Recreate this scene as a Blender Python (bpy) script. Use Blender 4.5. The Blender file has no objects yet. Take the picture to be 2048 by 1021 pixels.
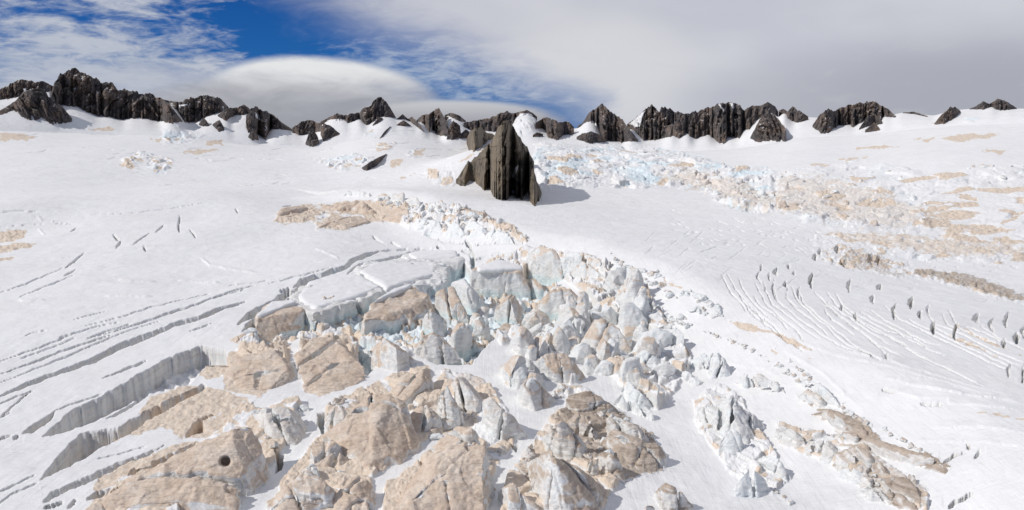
import bpy, bmesh, math, random
import numpy as np
from mathutils import Vector

random.seed(7)
rng = np.random.default_rng(11)
scene = bpy.context.scene
COL = scene.collection

# ------------------------------------------------------------------ camera
CAM_H = 80.0
HFOV = math.radians(70.0)
F = 1024.0 / math.tan(HFOV / 2)          # focal length in pixels of a 2048 px wide picture
PITCH = math.radians(10.65)
CP, SP = math.cos(PITCH), math.sin(PITCH)
cam_d = bpy.data.cameras.new("camera")
cam_d.sensor_width = 36.0
cam_d.lens = 18.0 / math.tan(HFOV / 2)
cam_d.clip_start = 0.5
cam_d.clip_end = 30000.0
cam = bpy.data.objects.new("camera", cam_d)
cam.location = (0, 0, CAM_H)
cam.rotation_euler = (math.radians(90) - PITCH, 0, 0)
COL.objects.link(cam)
scene.camera = cam


def ray(px, py):
    """unit direction in the world of a point of the survey picture"""
    px = np.asarray(px, float); py = np.asarray(py, float)
    u = (px - 1024.0) / F
    v = (510.5 - py) / F
    d = np.stack([u, CP + v * SP, -SP + v * CP], -1)
    return d / np.linalg.norm(d, axis=-1, keepdims=True)


def chart(x, y, z):
    """survey chart coordinates of world points"""
    dy = np.maximum(y, 0.1); dz = z - CAM_H
    w = dy * CP - dz * SP
    v = dy * SP + dz * CP
    w = np.maximum(w, 0.1)
    return 1024.0 + F * x / w, 510.5 - F * v / w


def azel(px, py):
    d = ray(px, py)
    return np.arctan2(d[..., 0], d[..., 1]), np.arcsin(d[..., 2])


# ------------------------------------------------------------------ noise
_perm = rng.permutation(256)
_perm = np.concatenate([_perm, _perm, _perm]).astype(np.int64)
_grad = rng.normal(size=(256, 3)); _grad /= np.linalg.norm(_grad, axis=1, keepdims=True)


def pn(x, y, z=0.0):
    """gradient noise, about -1..1"""
    x = np.asarray(x, float); y = np.asarray(y, float); z = np.zeros_like(x) + z
    xi = np.floor(x).astype(np.int64); yi = np.floor(y).astype(np.int64); zi = np.floor(z).astype(np.int64)
    xf, yf, zf = x - xi, y - yi, z - zi
    u = xf * xf * xf * (xf * (xf * 6 - 15) + 10)
    v = yf * yf * yf * (yf * (yf * 6 - 15) + 10)
    w = zf * zf * zf * (zf * (zf * 6 - 15) + 10)
    xi &= 255; yi &= 255; zi &= 255
    out = 0.0
    for dx in (0, 1):
        for dy in (0, 1):
            a = _perm[_perm[xi + dx] + yi + dy]
            for dz in (0, 1):
                g = _grad[_perm[a + zi + dz] & 255]
                d = g[..., 0] * (xf - dx) + g[..., 1] * (yf - dy) + g[..., 2] * (zf - dz)
                out = out + d * (u if dx else 1 - u) * (v if dy else 1 - v) * (w if dz else 1 - w)
    return out * 1.5


def fbm(x, y, z=0.0, n=4, gain=0.5):
    s = 0.0; a = 1.0; f = 1.0
    for i in range(n):
        s = s + a * pn(x * f + 17.3 * i, y * f - 9.1 * i, z * f + 4.7 * i)
        a *= gain; f *= 2.03
    return s


def ridged(x, y, z=0.0, n=4, gain=0.5):
    s = 0.0; a = 1.0; f = 1.0
    for i in range(n):
        s = s + a * (1 - 2 * np.abs(pn(x * f + 7.3 * i, y * f + 5.1 * i, z * f)))
        a *= gain; f *= 2.1
    return s


def worley(x, y, seed=0):
    """nearest cell: F1, F2, random numbers of the cell, offset from its centre"""
    xi = np.floor(x).astype(np.int64); yi = np.floor(y).astype(np.int64)
    f1 = np.full(x.shape, 9.0); f2 = np.full(x.shape, 9.0)
    idc = np.zeros(x.shape, np.int64); ox = np.zeros_like(x); oy = np.zeros_like(x)
    tab = np.random.default_rng(seed).random((256, 5))
    for dx in (-1, 0, 1):
        for dy in (-1, 0, 1):
            cx, cy = xi + dx, yi + dy
            k = _perm[(_perm[cx & 255] + cy) & 255]
            ax = x - (cx + tab[k, 0]); ay = y - (cy + tab[k, 1])
            d = np.sqrt(ax * ax + ay * ay)
            n = d < f1
            f2 = np.where(n, f1, np.minimum(f2, d))
            idc = np.where(n, k, idc); ox = np.where(n, ax, ox); oy = np.where(n, ay, oy)
            f1 = np.where(n, d, f1)
    return f1, f2, tab[idc, 2], tab[idc, 3], tab[idc, 4], ox, oy


def sstep(a, b, x):
    t = np.clip((x - a) / (b - a), 0, 1)
    return t * t * (3 - 2 * t)


# ------------------------------------------------------------------ traced data helpers
ORG = {'A': (450, 400), 'B': (1000, 470), 'C': (0, 671), 'D': (450, 671), 'E': (900, 671), 'F': (1348, 671),
       'G': (0, 400), 'H': (1348, 430), 'R': (0, 100), 'S': (560, 150), 'T': (1348, 150), 'P': (0, 0), 'K': (1050, 270), 'L': (1548, 270),
       'U': (1024, 0), 'N': (900, 240)}
SCL = {'P': 1.0, 'K': 4.084, 'L': 4.084, 'U': 2.0, 'N': 5.672}


def pts(org, text):
    """survey points: a chart sheet letter and 'x,y[,h]; x,y[,h] ...' -> array in picture pixels"""
    o = ORG[org]; s = SCL.get(org, 2.917)
    out = []
    for t in text.replace('\n', ' ').split(';'):
        if not t.strip():
            continue
        q = [float(a) for a in t.split(',')]
        q[0] = o[0] + q[0] / s; q[1] = o[1] + q[1] / s
        out.append(q)
    return np.array(out)


def poly_sd(px, py, poly):
    """signed distance to a polygon, positive inside (pixels)"""
    n = len(poly); inside = np.zeros(px.shape, bool); d2 = np.full(px.shape, 1e12)
    for i in range(n):
        ax, ay = poly[i][:2]; bx, by = poly[(i + 1) % n][:2]
        ex, ey = bx - ax, by - ay
        t = np.clip(((px - ax) * ex + (py - ay) * ey) / (ex * ex + ey * ey + 1e-9), 0, 1)
        d2 = np.minimum(d2, (px - ax - t * ex) ** 2 + (py - ay - t * ey) ** 2)
        c = (ay > py) != (by > py)
        inside ^= c & (px < (bx - ax) * (py - ay) / ((by - ay) if by != ay else 1e-9) + ax)
    d = np.sqrt(d2)
    return np.where(inside, d, -d)


def line_d(px, py, line):
    """distance to a polyline, place along it 0..1 and signed side"""
    L = np.r_[0, np.cumsum(np.hypot(np.diff(line[:, 0]), np.diff(line[:, 1])))]
    best = np.full(px.shape, 1e12); along = np.zeros(px.shape); side = np.zeros(px.shape)
    for i in range(len(line) - 1):
        ax, ay = line[i][:2]; bx, by = line[i + 1][:2]
        ex, ey = bx - ax, by - ay
        t = np.clip(((px - ax) * ex + (py - ay) * ey) / (ex * ex + ey * ey + 1e-9), 0, 1)
        d2 = (px - ax - t * ex) ** 2 + (py - ay - t * ey) ** 2
        m = d2 < best
        best = np.where(m, d2, best)
        along = np.where(m, (L[i] + t * (L[i + 1] - L[i])) / L[-1], along)
        side = np.where(m, np.sign(ex * (py - ay) - ey * (px - ax)), side)
    return np.sqrt(best), along, side


# ------------------------------------------------------------------ traced outlines of the skyline rocks: sheet, crest, foot, label
RK = [
 ('R', '-140,260;-60,250;0,235;30,215;90,180;150,172;200,190;250,182;310,212', '-140,300;0,290;60,285;150,262;240,250;310,238', 'low dark double-humped peak at the far left, behind the brown buttress'),
 ('R', '-160,330;-60,345;0,355;90,300;120,260;215,220;260,240;300,290;360,330;420,400', '-160,400;0,382;40,368;80,355;150,402;210,412;240,392;300,426;370,432;420,418', 'brown rounded rock buttress in front of the double-humped far left peak'),
 ('R', '292,275;315,200;350,150;420,112;470,125;520,150;580,185;610,195;650,190;690,235;760,240;830,255;870,275', '292,292;340,330;380,320;440,330;500,352;560,382;640,386;720,412;760,396;870,398', 'tallest blunt dark peak on the left with a long shaded wall running right'),
 ('R', '840,262;880,255;930,280;980,310;1020,360;1065,415', '840,398;900,412;950,415;1000,428;1065,420', 'brownish end wall of the left ridge, sloping down rightwards to the snow'),
 ('R', '955,292;1040,305;1100,285;1190,268;1280,278;1310,310;1335,338', '955,300;1000,330;1040,360;1060,395;1080,425;1150,422;1200,388;1260,372;1335,352', 'flat-topped brown rock hill with snow flecks, right of the long left ridge'),
 ('R', '1270,380;1330,342;1390,335;1420,320;1450,335;1480,375', '1270,388;1320,415;1370,382;1440,377;1480,380', 'small pointed crag between the flat-topped hill and the crooked pinnacles'),
 ('R', '1435,390;1470,335;1500,328;1530,355;1600,380;1640,420;1700,460;1715,472', '1435,455;1450,482;1530,505;1550,522;1580,465;1640,462;1715,477', 'crooked dark pinnacles falling away to the right under the lens cloud'),
 ('R', '1448,505;1470,465;1500,500;1512,522', '1448,512;1480,528;1512,527', 'small brown rock tooth at the foot of the crooked pinnacles'),
 ('R', '1160,432;1190,395;1222,438', '1160,440;1185,448;1222,446', 'small dark rock knob below the flat-topped hill, left one of two'),
 ('R', '1240,435;1280,405;1308,455', '1240,442;1275,478;1308,470', 'small dark rock knob below the flat-topped hill, right one of two'),
 ('R', '1705,455;1760,420;1810,412;1870,430;1890,465', '1705,482;1760,502;1800,490;1890,470', 'dark jagged rock spur just right of the low gap in the ridge'),
 ('R', '1782,542;1800,490;1825,455;1855,510;1864,548', '1782,552;1820,562;1864,550', 'brown conical rock standing alone on snow below the ridge gap'),
 ('R', '1870,465;1890,430;1930,445;1985,492', '1870,500;1890,532;1940,510;1985,497', 'brown wedge of rock right of the lone conical rock'),
 ('S', '235,275;330,225;370,235;460,220;478,240', '235,280;290,268;380,265;395,285;478,250', 'low dark rock crest with a white snow gully, left of the square-topped peak'),
 ('S', '460,230;480,200;530,180;550,150;590,133;620,155;650,205;675,246', '460,252;490,282;505,297;560,258;600,240;675,254', 'square-topped brown peak standing above the white snow shoulder'),
 ('S', '540,292;575,250;600,252', '540,300;570,285;600,262', 'thin dark rock rib below the square-topped peak'),
 ('S', '682,256;715,230;745,256', '682,260;745,261', 'tiny rounded rock dome beside the square-topped peak'),
 ('S', '678,292;720,265;764,295', '678,296;720,300;764,299', 'flat dark rock patch on the crown of the snow shoulder'),
 ('S', '745,258;770,245;800,270;842,330', '745,264;790,298;842,336', 'narrow dark rock rib running down the right of the snow shoulder'),
 ('S', '580,372;610,330;645,298', '580,376;615,345;645,305', 'sliver of dark rock on the snow slope under the square-topped peak'),
 ('S', '795,268;830,235;880,225;925,195;945,220;980,300;995,350', '795,272;845,290;870,335;895,318;905,345;930,352;995,362', 'pointed dark peak split by two steep snow gullies, left of the pyramid'),
 ('S', '960,235;1000,220;1050,240;1085,270', '960,242;1000,248;1060,275;1085,277', 'low dark crest behind a white snow slope, right of the split pointed peak'),
 ('S', '972,370;990,300;1010,270;1050,300;1058,365', '972,378;1015,372;1058,370', 'brown blocky rock at the foot of the split pointed peak'),
 ('S', '1052,345;1080,320;1120,340;1122,366', '1052,370;1122,369', 'low rounded grey rock left of the brown companion of the pyramid'),
 ('S', '1070,278;1160,265;1240,245;1300,220;1330,215;1360,225;1440,205;1470,220;1500,245', '1070,302;1120,325;1200,325;1250,330;1360,292;1372,250;1440,232;1500,248', 'long dark crest rising behind the rock pyramid'),
 ('S', '1490,280;1540,250;1600,265;1640,280;1680,270;1715,305', '1490,312;1530,312;1550,330;1560,365;1620,378;1660,352;1715,347', 'lumpy dark crag between the pyramid and the sharp twin-flanked peak'),
 ('S', '1475,352;1500,335;1535,346', '1475,364;1535,360', 'tiny dark rock island in the snow right of the pyramid tip'),
 ('U', '262,505;280,495;310,450;330,438;360,415;400,455;440,480;470,520;505,560', '262,510;300,488;330,495;350,525;365,562;430,568;505,570', 'sharp dark peak with brown flanks, first big one right of the blue sky gap'),
 ('S', '1730,362;1760,345;1820,330;1870,350;1905,388', '1730,377;1800,398;1870,398;1905,392', 'low brown rock apron at the left foot of the sharp peak'),
 ('U', '460,497;500,470;560,420;590,450;600,430;640,440;690,460;715,500', '460,512;490,525;525,562;600,556;640,520;665,540;715,520', 'ragged dark peak with a white snow face on its left, right of the sharp peak'),
 ('T', '-60,300;0,290;20,262;60,230;180,205;250,170;330,160;380,180;410,215;440,185;510,180;545,160;590,185;608,215', '-60,370;0,355;30,378;70,342;120,372;200,346;265,396;300,396;312,356;380,372;410,318;440,316;490,262;560,232;608,237', 'broad striped dark mountain wall with two white chutes near its top'),
 ('T', '445,365;500,260;550,210;600,250;655,318', '445,372;490,392;560,382;655,390', 'triangular dark buttress in front of the broad striped wall'),
 ('T', '612,207;640,198;660,215;690,185;740,215;784,246', '612,215;650,222;665,255;690,272;720,282;784,262', 'small dark twin crag in the snowy gap right of the triangular buttress'),
 ('T', '808,295;845,240;900,200;930,215;1000,180;1080,165;1160,155;1200,175;1250,200;1296,242', '808,305;860,342;900,337;960,297;1030,292;1045,307;1110,265;1180,287;1205,277;1215,242;1296,250', 'long whale-backed dark mountain with fine upright ribs, on the right'),
 ('T', '1080,312;1130,240;1170,230;1215,272', '1080,322;1130,302;1215,287', 'dark spur descending from the whale-backed mountain'),
 ('T', '1115,322;1170,278;1200,312', '1115,337;1200,326', 'small dark rock triangle in the snow below the whale-backed mountain'),
 ('T', '1335,219;1400,215;1480,241', '1335,224;1400,230;1480,247', 'thin dark sliver of rock on the snowy skyline at right'),
 ('T', '1518,284;1560,235;1610,190;1640,185;1672,212', '1518,292;1570,287;1640,252;1672,218', 'slanting dark rock tooth on the right snow slope'),
 ('T', '1722,199;1760,185;1805,155;1840,170;1890,140;1930,150;2000,194', '1722,202;1810,202;1850,187;1890,207;1930,207;2000,200', 'last low jagged crag on the skyline at far right'),
]


# ------------------------------------------------------------------ the lie of the land
_snow_top = pts('P', '-700,225;-250,228;0,230;130,240;350,243;450,262;580,272;620,283;700,258;760,236;800,238;850,262;920,275;1000,285;'
                     '1050,240;1100,262;1150,258;1200,280;1350,278;1440,276;1500,272;1570,264;1600,234;1640,236;1700,258;1760,243;'
                     '1800,225;1870,232;1900,222;1960,216;2048,218;2300,212;2700,225')
_ta, _te = azel(_snow_top[:, 0], _snow_top[:, 1])
_tx = np.linspace(_ta[0], _ta[-1], 900); _tk = np.exp(-(np.arange(-80, 81) / 28.0) ** 2)
_te = np.convolve(np.pad(np.interp(_tx, _ta, _te), 80, 'edge'), _tk / _tk.sum(), 'valid'); _ta = _tx
# the snow climbs behind the foot of every rock
_gx = np.arange(-300.0, 2400.0, 3.0)
_gy = np.interp(_gx, _snow_top[:, 0], _snow_top[:, 1])
for _org, _t, _b, _l in RK:
    _T, _B = pts(_org, _t), pts(_org, _b)
    _in = (_gx > max(_T[0, 0], _B[0, 0])) & (_gx < min(_T[-1, 0], _B[-1, 0]))
    _yb = np.interp(_gx, _B[:, 0], _B[:, 1]); _yt = np.interp(_gx, _T[:, 0], _T[:, 1])
    _gy = np.where(_in, np.minimum(_gy, np.maximum(_yb - 4, _yt + 6)), _gy)
_gk = np.exp(-(np.arange(-6, 7) / 2.6) ** 2); _gy = np.convolve(np.pad(_gy, 6, 'edge'), _gk / _gk.sum(), 'valid')
_ua, _ue = azel(_gx, _gy)
R1, R2 = 1400.0, 1560.0
_cr = pts('P', '700,398;860,420;940,452;1060,487;1200,515;1320,560;1480,640;1620,700;1800,790;2000,900;2300,1060')
_cd = ray(_cr[:, 0], _cr[:, 1]); _ct = -CAM_H / _cd[:, 2]
CREST = np.stack([_cd[:, 0] * _ct, _cd[:, 1] * _ct], -1)
_nd = ray(990, 385); NUN = (_nd * (-CAM_H / _nd[2]))[:2] * 1.02


def ground(x, y):
    x = np.asarray(x, float); y = np.asarray(y, float)
    r = np.hypot(x, y); az = np.arctan2(x, y)
    et = np.interp(az, _ta, _te)
    zt = CAM_H + R2 * np.tan(np.interp(az, _ua, _ue))
    z1 = CAM_H + R1 * np.tan(et - math.radians(0.95))
    s = np.clip((r - 520) / (R1 - 520), 0, 1)
    z = z1 * s ** 1.5
    q = np.clip((r - R1) / (R2 - R1), 0, 1)
    z = np.where(r > R1, z1 + (zt - z1) * (q * (2 - q)), z)
    z = z - np.clip(r - R2 - 60, 0, 700) * 0.4
    # the dome of the broken ice, steep on its far right flank
    near = (r < 900)
    h = np.zeros_like(z)
    if near.any():
        d, al, sd = line_d(x[near], y[near], CREST)
        sd = -sd * d                                   # positive beyond the crest
        hh = np.where(sd > 0, 10 * sstep(42, 0, sd) - 5 * np.exp(-((sd - 60) / 45) ** 2) * sstep(20, 60, sd), 10 * np.exp(-(sd / 110.0) ** 2))
        h[near] = hh * sstep(900, 600, r[near])
    z = z + h
    # near-left crest and the hollow behind it
    lf = sstep(0.02, -0.2, az)
    z = z + lf * (5 * np.exp(-((r - 690) / 70) ** 2) - 5 * np.exp(-((r - 900) / 110) ** 2))
    # snow ramp banked against the rock pyramid
    ux, uy = NUN / np.hypot(*NUN)
    a = (x - NUN[0]) * ux + (y - NUN[1]) * uy          # away from the viewer
    b = (x - NUN[0]) * uy - (y - NUN[1]) * ux          # to the right
    fall = np.where(b < -10, np.exp(-((b + 10) / 75.0) ** 2), np.where(b > 22, np.exp(-((b - 22) / 18.0) ** 2), 1.0))
    z = z + 34 * sstep(-14, 75, a) * sstep(420, 90, a) * fall
    # broad swells
    z = z + 1.6 * fbm(x / 130.0, y / 130.0, 3.3, 3) * sstep(40, 200, r) + 8.0 * pn(x / 190.0, y / 260.0, 8.3) * sstep(330, 600, r) * sstep(R1, 1000, r) + 2.6 * pn(x / 75.0, y / 110.0, 2.1) * sstep(190, 320, r) * sstep(900, 600, r) * sstep(0.0, -0.15, az)
    return z


def hit(px, py, h=0.0, rmax=R2 + 40):
    """where the line of sight of a survey point meets the ground raised by h"""
    px = np.atleast_1d(np.asarray(px, float)); py = np.atleast_1d(np.asarray(py, float)); h = np.zeros_like(px) + h
    d = ray(px, py); hz = np.hypot(d[:, 0], d[:, 1])
    rs = np.concatenate([np.geomspace(60, 520, 260), np.linspace(523, rmax, 340)])
    out = np.zeros((len(px), 3))
    for i0 in range(0, len(px), 400):
        sl = slice(i0, i0 + 400)
        t = rs[None, :] / hz[sl, None]
        X = d[sl, None, :] * t[..., None]
        gap = X[..., 2] + CAM_H - (ground(X[..., 0], X[..., 1]) + h[sl, None])
        below = gap < 0
        k = np.where(below.any(1), below.argmax(1), len(rs) - 1); k = np.maximum(k, 1)
        ii = np.arange(len(k))
        g0, g1 = gap[ii, k - 1], gap[ii, k]
        fr = np.clip(np.where(np.abs(g0 - g1) > 1e-9, g0 / (g0 - g1), 1), 0, 1)
        tt = t[ii, k - 1] * (1 - fr) + t[ii, k] * fr
        out[sl] = d[sl] * tt[:, None]
    out[:, 2] += CAM_H
    return out


# ------------------------------------------------------------------ material helper
class S:
    """a node socket with arithmetic"""
    def __init__(s, nt, sock): s.nt, s.k = nt, sock

    def _m(s, op, *a):
        n = s.nt.nodes.new('ShaderNodeMath'); n.operation = op
        for i, v in enumerate((s,) + a):
            if isinstance(v, S): s.nt.links.new(v.k, n.inputs[i])
            else: n.inputs[i].default_value = v
        return S(s.nt, n.outputs[0])

    def __add__(s, o): return s._m('ADD', o)
    def __sub__(s, o): return s._m('SUBTRACT', o)
    def __mul__(s, o): return s._m('MULTIPLY', o)
    def __truediv__(s, o): return s._m('DIVIDE', o)
    __radd__ = __add__
    __rmul__ = __mul__
    def pow(s, o): return s._m('POWER', o)
    def max(s, o): return s._m('MAXIMUM', o)
    def min(s, o): return s._m('MINIMUM', o)
    def abs(s): return s._m('ABSOLUTE')
    def inv(s): return s._m('MULTIPLY_ADD', -1.0, 1.0)
    def clamp(s): return s.max(0.0).min(1.0)

    def ss(s, a, b):
        n = s.nt.nodes.new('ShaderNodeMapRange'); n.interpolation_type = 'SMOOTHSTEP'
        s.nt.links.new(s.k, n.inputs[0])
        lo, hi = (a, b) if a < b else (b, a)
        n.inputs[1].default_value = lo; n.inputs[2].default_value = hi
        n.inputs[3].default_value = 0.0 if a < b else 1.0; n.inputs[4].default_value = 1.0 if a < b else 0.0
        return S(s.nt, n.outputs[0])


def mixc(nt, f, a, b):
    n = nt.nodes.new('ShaderNodeMix'); n.data_type = 'RGBA'
    for i, v in ((0, f), (6, a), (7, b)):
        if isinstance(v, S): nt.links.new(v.k, n.inputs[i])
        elif isinstance(v, (tuple, list)): n.inputs[i].default_value = (*v, 1.0)
        else: n.inputs[i].default_value = v
    return S(nt, n.outputs[2])


def noise(nt, vec, scale, detail=3.0, rough=0.55, stretch=None, rot=None, distort=0.0):
    v = vec
    if stretch or rot:
        m = nt.nodes.new('ShaderNodeMapping'); nt.links.new(v.k, m.inputs[0])
        m.inputs['Scale'].default_value = stretch or (1, 1, 1)
        if rot: m.inputs['Rotation'].default_value = rot
        v = S(nt, m.outputs[0])
    n = nt.nodes.new('ShaderNodeTexNoise'); nt.links.new(v.k, n.inputs['Vector'])
    n.inputs['Scale'].default_value = scale; n.inputs['Detail'].default_value = detail; n.inputs['Roughness'].default_value = rough
    n.inputs['Distortion'].default_value = distort
    return S(nt, n.outputs[0])


def attr(nt, name):
    n = nt.nodes.new('ShaderNodeAttribute'); n.attribute_name = name
    return S(nt, n.outputs['Fac'])


def new_mat(name, rough=0.8):
    m = bpy.data.materials.new(name); m.use_nodes = True
    nt = m.node_tree
    b = nt.nodes['Principled BSDF']; b.inputs['Roughness'].default_value = rough
    b.inputs['Specular IOR Level'].default_value = 0.25
    g = nt.nodes.new('ShaderNodeNewGeometry'); t = nt.nodes.new('ShaderNodeTexCoord')
    sp = nt.nodes.new('ShaderNodeSeparateXYZ'); nt.links.new(g.outputs['Normal'], sp.inputs[0])
    return m, nt, b, S(nt, g.outputs['Position']), S(nt, t.outputs['Object']), S(nt, sp.outputs['Z'])


def bump(nt, b, chain):
    """chain of (height socket, strength, distance)"""
    prev = None
    for h, st, di in chain:
        n = nt.nodes.new('ShaderNodeBump'); n.inputs['Strength'].default_value = st; n.inputs['Distance'].default_value = di
        nt.links.new(h.k, n.inputs['Height'])
        if prev: nt.links.new(prev.outputs[0], n.inputs['Normal'])
        prev = n
    nt.links.new(prev.outputs[0], b.inputs['Normal'])


def col(nt, b, c): nt.links.new(c.k, b.inputs['Base Color'])


SNOW = (0.88, 0.88, 0.88)
TAN = (0.70, 0.575, 0.46)

# snow and firn of the glacier surface
MAT_SNOW, nt, b, wp, op, nz = new_mat("glacier_snow", 0.75)
dirt, ice, grit = attr(nt, 'dirt'), attr(nt, 'ice'), attr(nt, 'grit')
n1 = noise(nt, wp, 0.05, 5, 0.6); n2 = noise(nt, wp, 0.9, 4, 0.65); n3 = noise(nt, wp, 0.25, 6, 0.7, (1, 1, 3))
c = mixc(nt, n1.ss(0.35, 0.7), SNOW, (0.85, 0.845, 0.84))
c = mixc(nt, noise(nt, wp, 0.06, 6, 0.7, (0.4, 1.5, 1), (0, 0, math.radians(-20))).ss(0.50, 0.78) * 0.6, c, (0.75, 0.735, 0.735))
wall = nz.ss(0.80, 0.45)
streak = noise(nt, wp, 0.9, 4, 0.6, (0.25, 0.25, 2.2))
lay = noise(nt, wp, 0.5, 5, 0.65, (0.1, 0.1, 3.2), (math.radians(10), math.radians(-14), 0), 0.4)
icec = mixc(nt, streak.ss(0.35, 0.65), (0.70, 0.73, 0.73), (0.74, 0.69, 0.635))
icec = mixc(nt, lay.ss(0.5, 0.66) * 0.6, icec, (0.56, 0.50, 0.45))
c = mixc(nt, wall * 0.9, c, icec)
c = mixc(nt, (ice * n3.ss(0.25, 0.55)).clamp(), c, (0.70, 0.82, 0.87))
tanc = mixc(nt, n2.ss(0.3, 0.7), TAN, (0.80, 0.70, 0.59))
c = mixc(nt, (dirt * 1.6 + n3 * 0.9 - 0.85).ss(0.0, 0.5), c, tanc)
c = mixc(nt, (grit * 1.5 + n2 * 1.0 - 0.95).ss(0.0, 0.4), c, mixc(nt, n2.ss(0.3, 0.6), (0.33, 0.27, 0.22), (0.52, 0.44, 0.36)))
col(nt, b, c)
sast = noise(nt, wp, 0.55, 4, 0.6, (0.25, 2.6, 1.0), (0, 0, math.radians(-30)), 0.4)
flow = noise(nt, wp, 0.30, 5, 0.65, (2.6, 0.22, 1.0), (0, 0, math.radians(-24)), 0.5)
bump(nt, b, [(noise(nt, wp, 0.12, 4, 0.55), 0.5, 1.4), (lay * wall, 0.7, 0.5), (flow, 0.35, 0.7), (sast * noise(nt, wp, 0.03, 3, 0.5).ss(0.3, 0.6), 0.55, 0.6), (n2, 0.2, 0.2)])

# broken glacier ice: tan melted tops, pale layered walls
MAT_ICE, nt, b, wp, op, nz = new_mat("glacier_ice", 0.65)
dirt, brown, cap, grime, deep = attr(nt, 'dirt'), attr(nt, 'brown'), attr(nt, 'cap'), attr(nt, 'grime'), attr(nt, 'deep')
n1 = noise(nt, wp, 0.35, 5, 0.65); n2 = noise(nt, wp, 1.6, 5, 0.7)
strata = noise(nt, wp, 0.5, 5, 0.65, (0.12, 0.12, 3.0), (math.radians(14), math.radians(-20), 0), 0.4)
fine = noise(nt, wp, 1.3, 4, 0.65, (0.2, 0.2, 3.0), (math.radians(14), math.radians(-20), 0), 0.3)
blot = noise(nt, wp, 0.11, 4, 0.6)
run = noise(nt, wp, 0.7, 5, 0.65, (0.25, 1.6, 1.0), (0, 0, math.radians(33)), 0.5)
drip = noise(nt, wp, 0.9, 4, 0.6, (1.5, 1.5, 0.16))
c = mixc(nt, n1.ss(0.3, 0.7), (0.90, 0.895, 0.88), (0.82, 0.87, 0.885))
c = mixc(nt, grime * 0.75, c, mixc(nt, n1.ss(0.3, 0.7), (0.86, 0.815, 0.755), (0.81, 0.80, 0.79)))
c = mixc(nt, blot.ss(0.45, 0.7) * (grime * 0.6), c, (0.72, 0.63, 0.54))
c = mixc(nt, drip.ss(0.55, 0.72) * (grime * 0.3 + 0.02), c, (0.56, 0.50, 0.455))
c = mixc(nt, strata.ss(0.5, 0.70) * (grime * 0.55 + 0.1), c, (0.62, 0.56, 0.51))
c = mixc(nt, fine.ss(0.55, 0.64) * (grime * 0.45 + 0.08), c, (0.50, 0.44, 0.39))
c = mixc(nt, (deep + (n1 - 0.5) * 0.4).ss(0.15, 0.8) * 0.6, c, (0.60, 0.76, 0.79))
tanc = mixc(nt, n1.ss(0.3, 0.72), (0.645, 0.51, 0.395), (0.78, 0.655, 0.54))
tanc = mixc(nt, blot.ss(0.42, 0.68) * 0.6, tanc, (0.80, 0.72, 0.63))
tanc = mixc(nt, run.ss(0.5, 0.68) * 0.6, tanc, (0.50, 0.385, 0.30))
tanc = mixc(nt, n2.ss(0.52, 0.75) * 0.4, tanc, (0.52, 0.40, 0.31))
tanc = mixc(nt, brown, tanc, mixc(nt, strata.ss(0.35, 0.65), (0.32, 0.255, 0.20), (0.58, 0.50, 0.43)))
c = mixc(nt, (dirt + (n1 - 0.5) * 0.7 + (n2 - 0.5) * 0.5 + (run - 0.5) * 0.5).ss(0.15, 0.92), c, tanc)
c = mixc(nt, (cap + (n1 - 0.5) * 0.5).ss(0.4, 0.6), c, SNOW)
col(nt, b, c)
bump(nt, b, [(noise(nt, wp, 0.55, 4, 0.6), 0.5, 1.0), (run, 0.8, 0.7), (fine, 0.5, 0.4), (n2, 0.2, 0.2)])

# wind packed snow lying on the blocks
MAT_CAP, nt, b, wp, op, nz = new_mat("packed_snow", 0.75)
c = mixc(nt, noise(nt, wp, 0.3, 4, 0.6).ss(0.3, 0.7), SNOW, (0.82, 0.81, 0.81))
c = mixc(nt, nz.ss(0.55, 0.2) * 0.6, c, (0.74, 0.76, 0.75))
col(nt, b, c)
bump(nt, b, [(noise(nt, wp, 0.5, 4, 0.55), 0.35, 0.5), (noise(nt, wp, 2.2, 3, 0.6), 0.25, 0.12)])


# dark greywacke of the peaks
def rock_mat(name, dark, warm, pale, snowy):
    m, nt, b, wp, op, nz = new_mat(name, 0.85)
    big = noise(nt, wp, 0.028, 4, 0.6)
    mid = noise(nt, wp, 0.13, 6, 0.72, (1, 1, 0.5), (0.0, math.radians(24), 0), 0.6)
    fin = noise(nt, wp, 0.5, 5, 0.75, (1, 1, 0.4), (0.0, math.radians(24), 0), 0.5)
    c = mixc(nt, big.ss(0.42, 0.62), dark, warm)
    c = mixc(nt, mid.ss(0.45, 0.72) * 0.8, c, pale)
    c = mixc(nt, fin.ss(0.5, 0.3) * 0.5, c, tuple(0.5 * v for v in dark))
    sn = (nz * 1.0 + (mid - 0.5) * 1.1 + (big - 0.5) * 0.6).ss(snowy, snowy + 0.1)
    c = mixc(nt, sn, c, SNOW)
    col(nt, b, c)
    bump(nt, b, [(mid, 1.0, 4.0), (fin, 1.0, 1.6)])
    return m


MAT_PEAK = rock_mat("dark_greywacke", (0.108, 0.096, 0.097), (0.22, 0.165, 0.135), (0.28, 0.245, 0.22), 0.90)
MAT_NUN = rock_mat("brown_schist", (0.155, 0.135, 0.108), (0.27, 0.215, 0.155), (0.46, 0.37, 0.27), 1.25)


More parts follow.
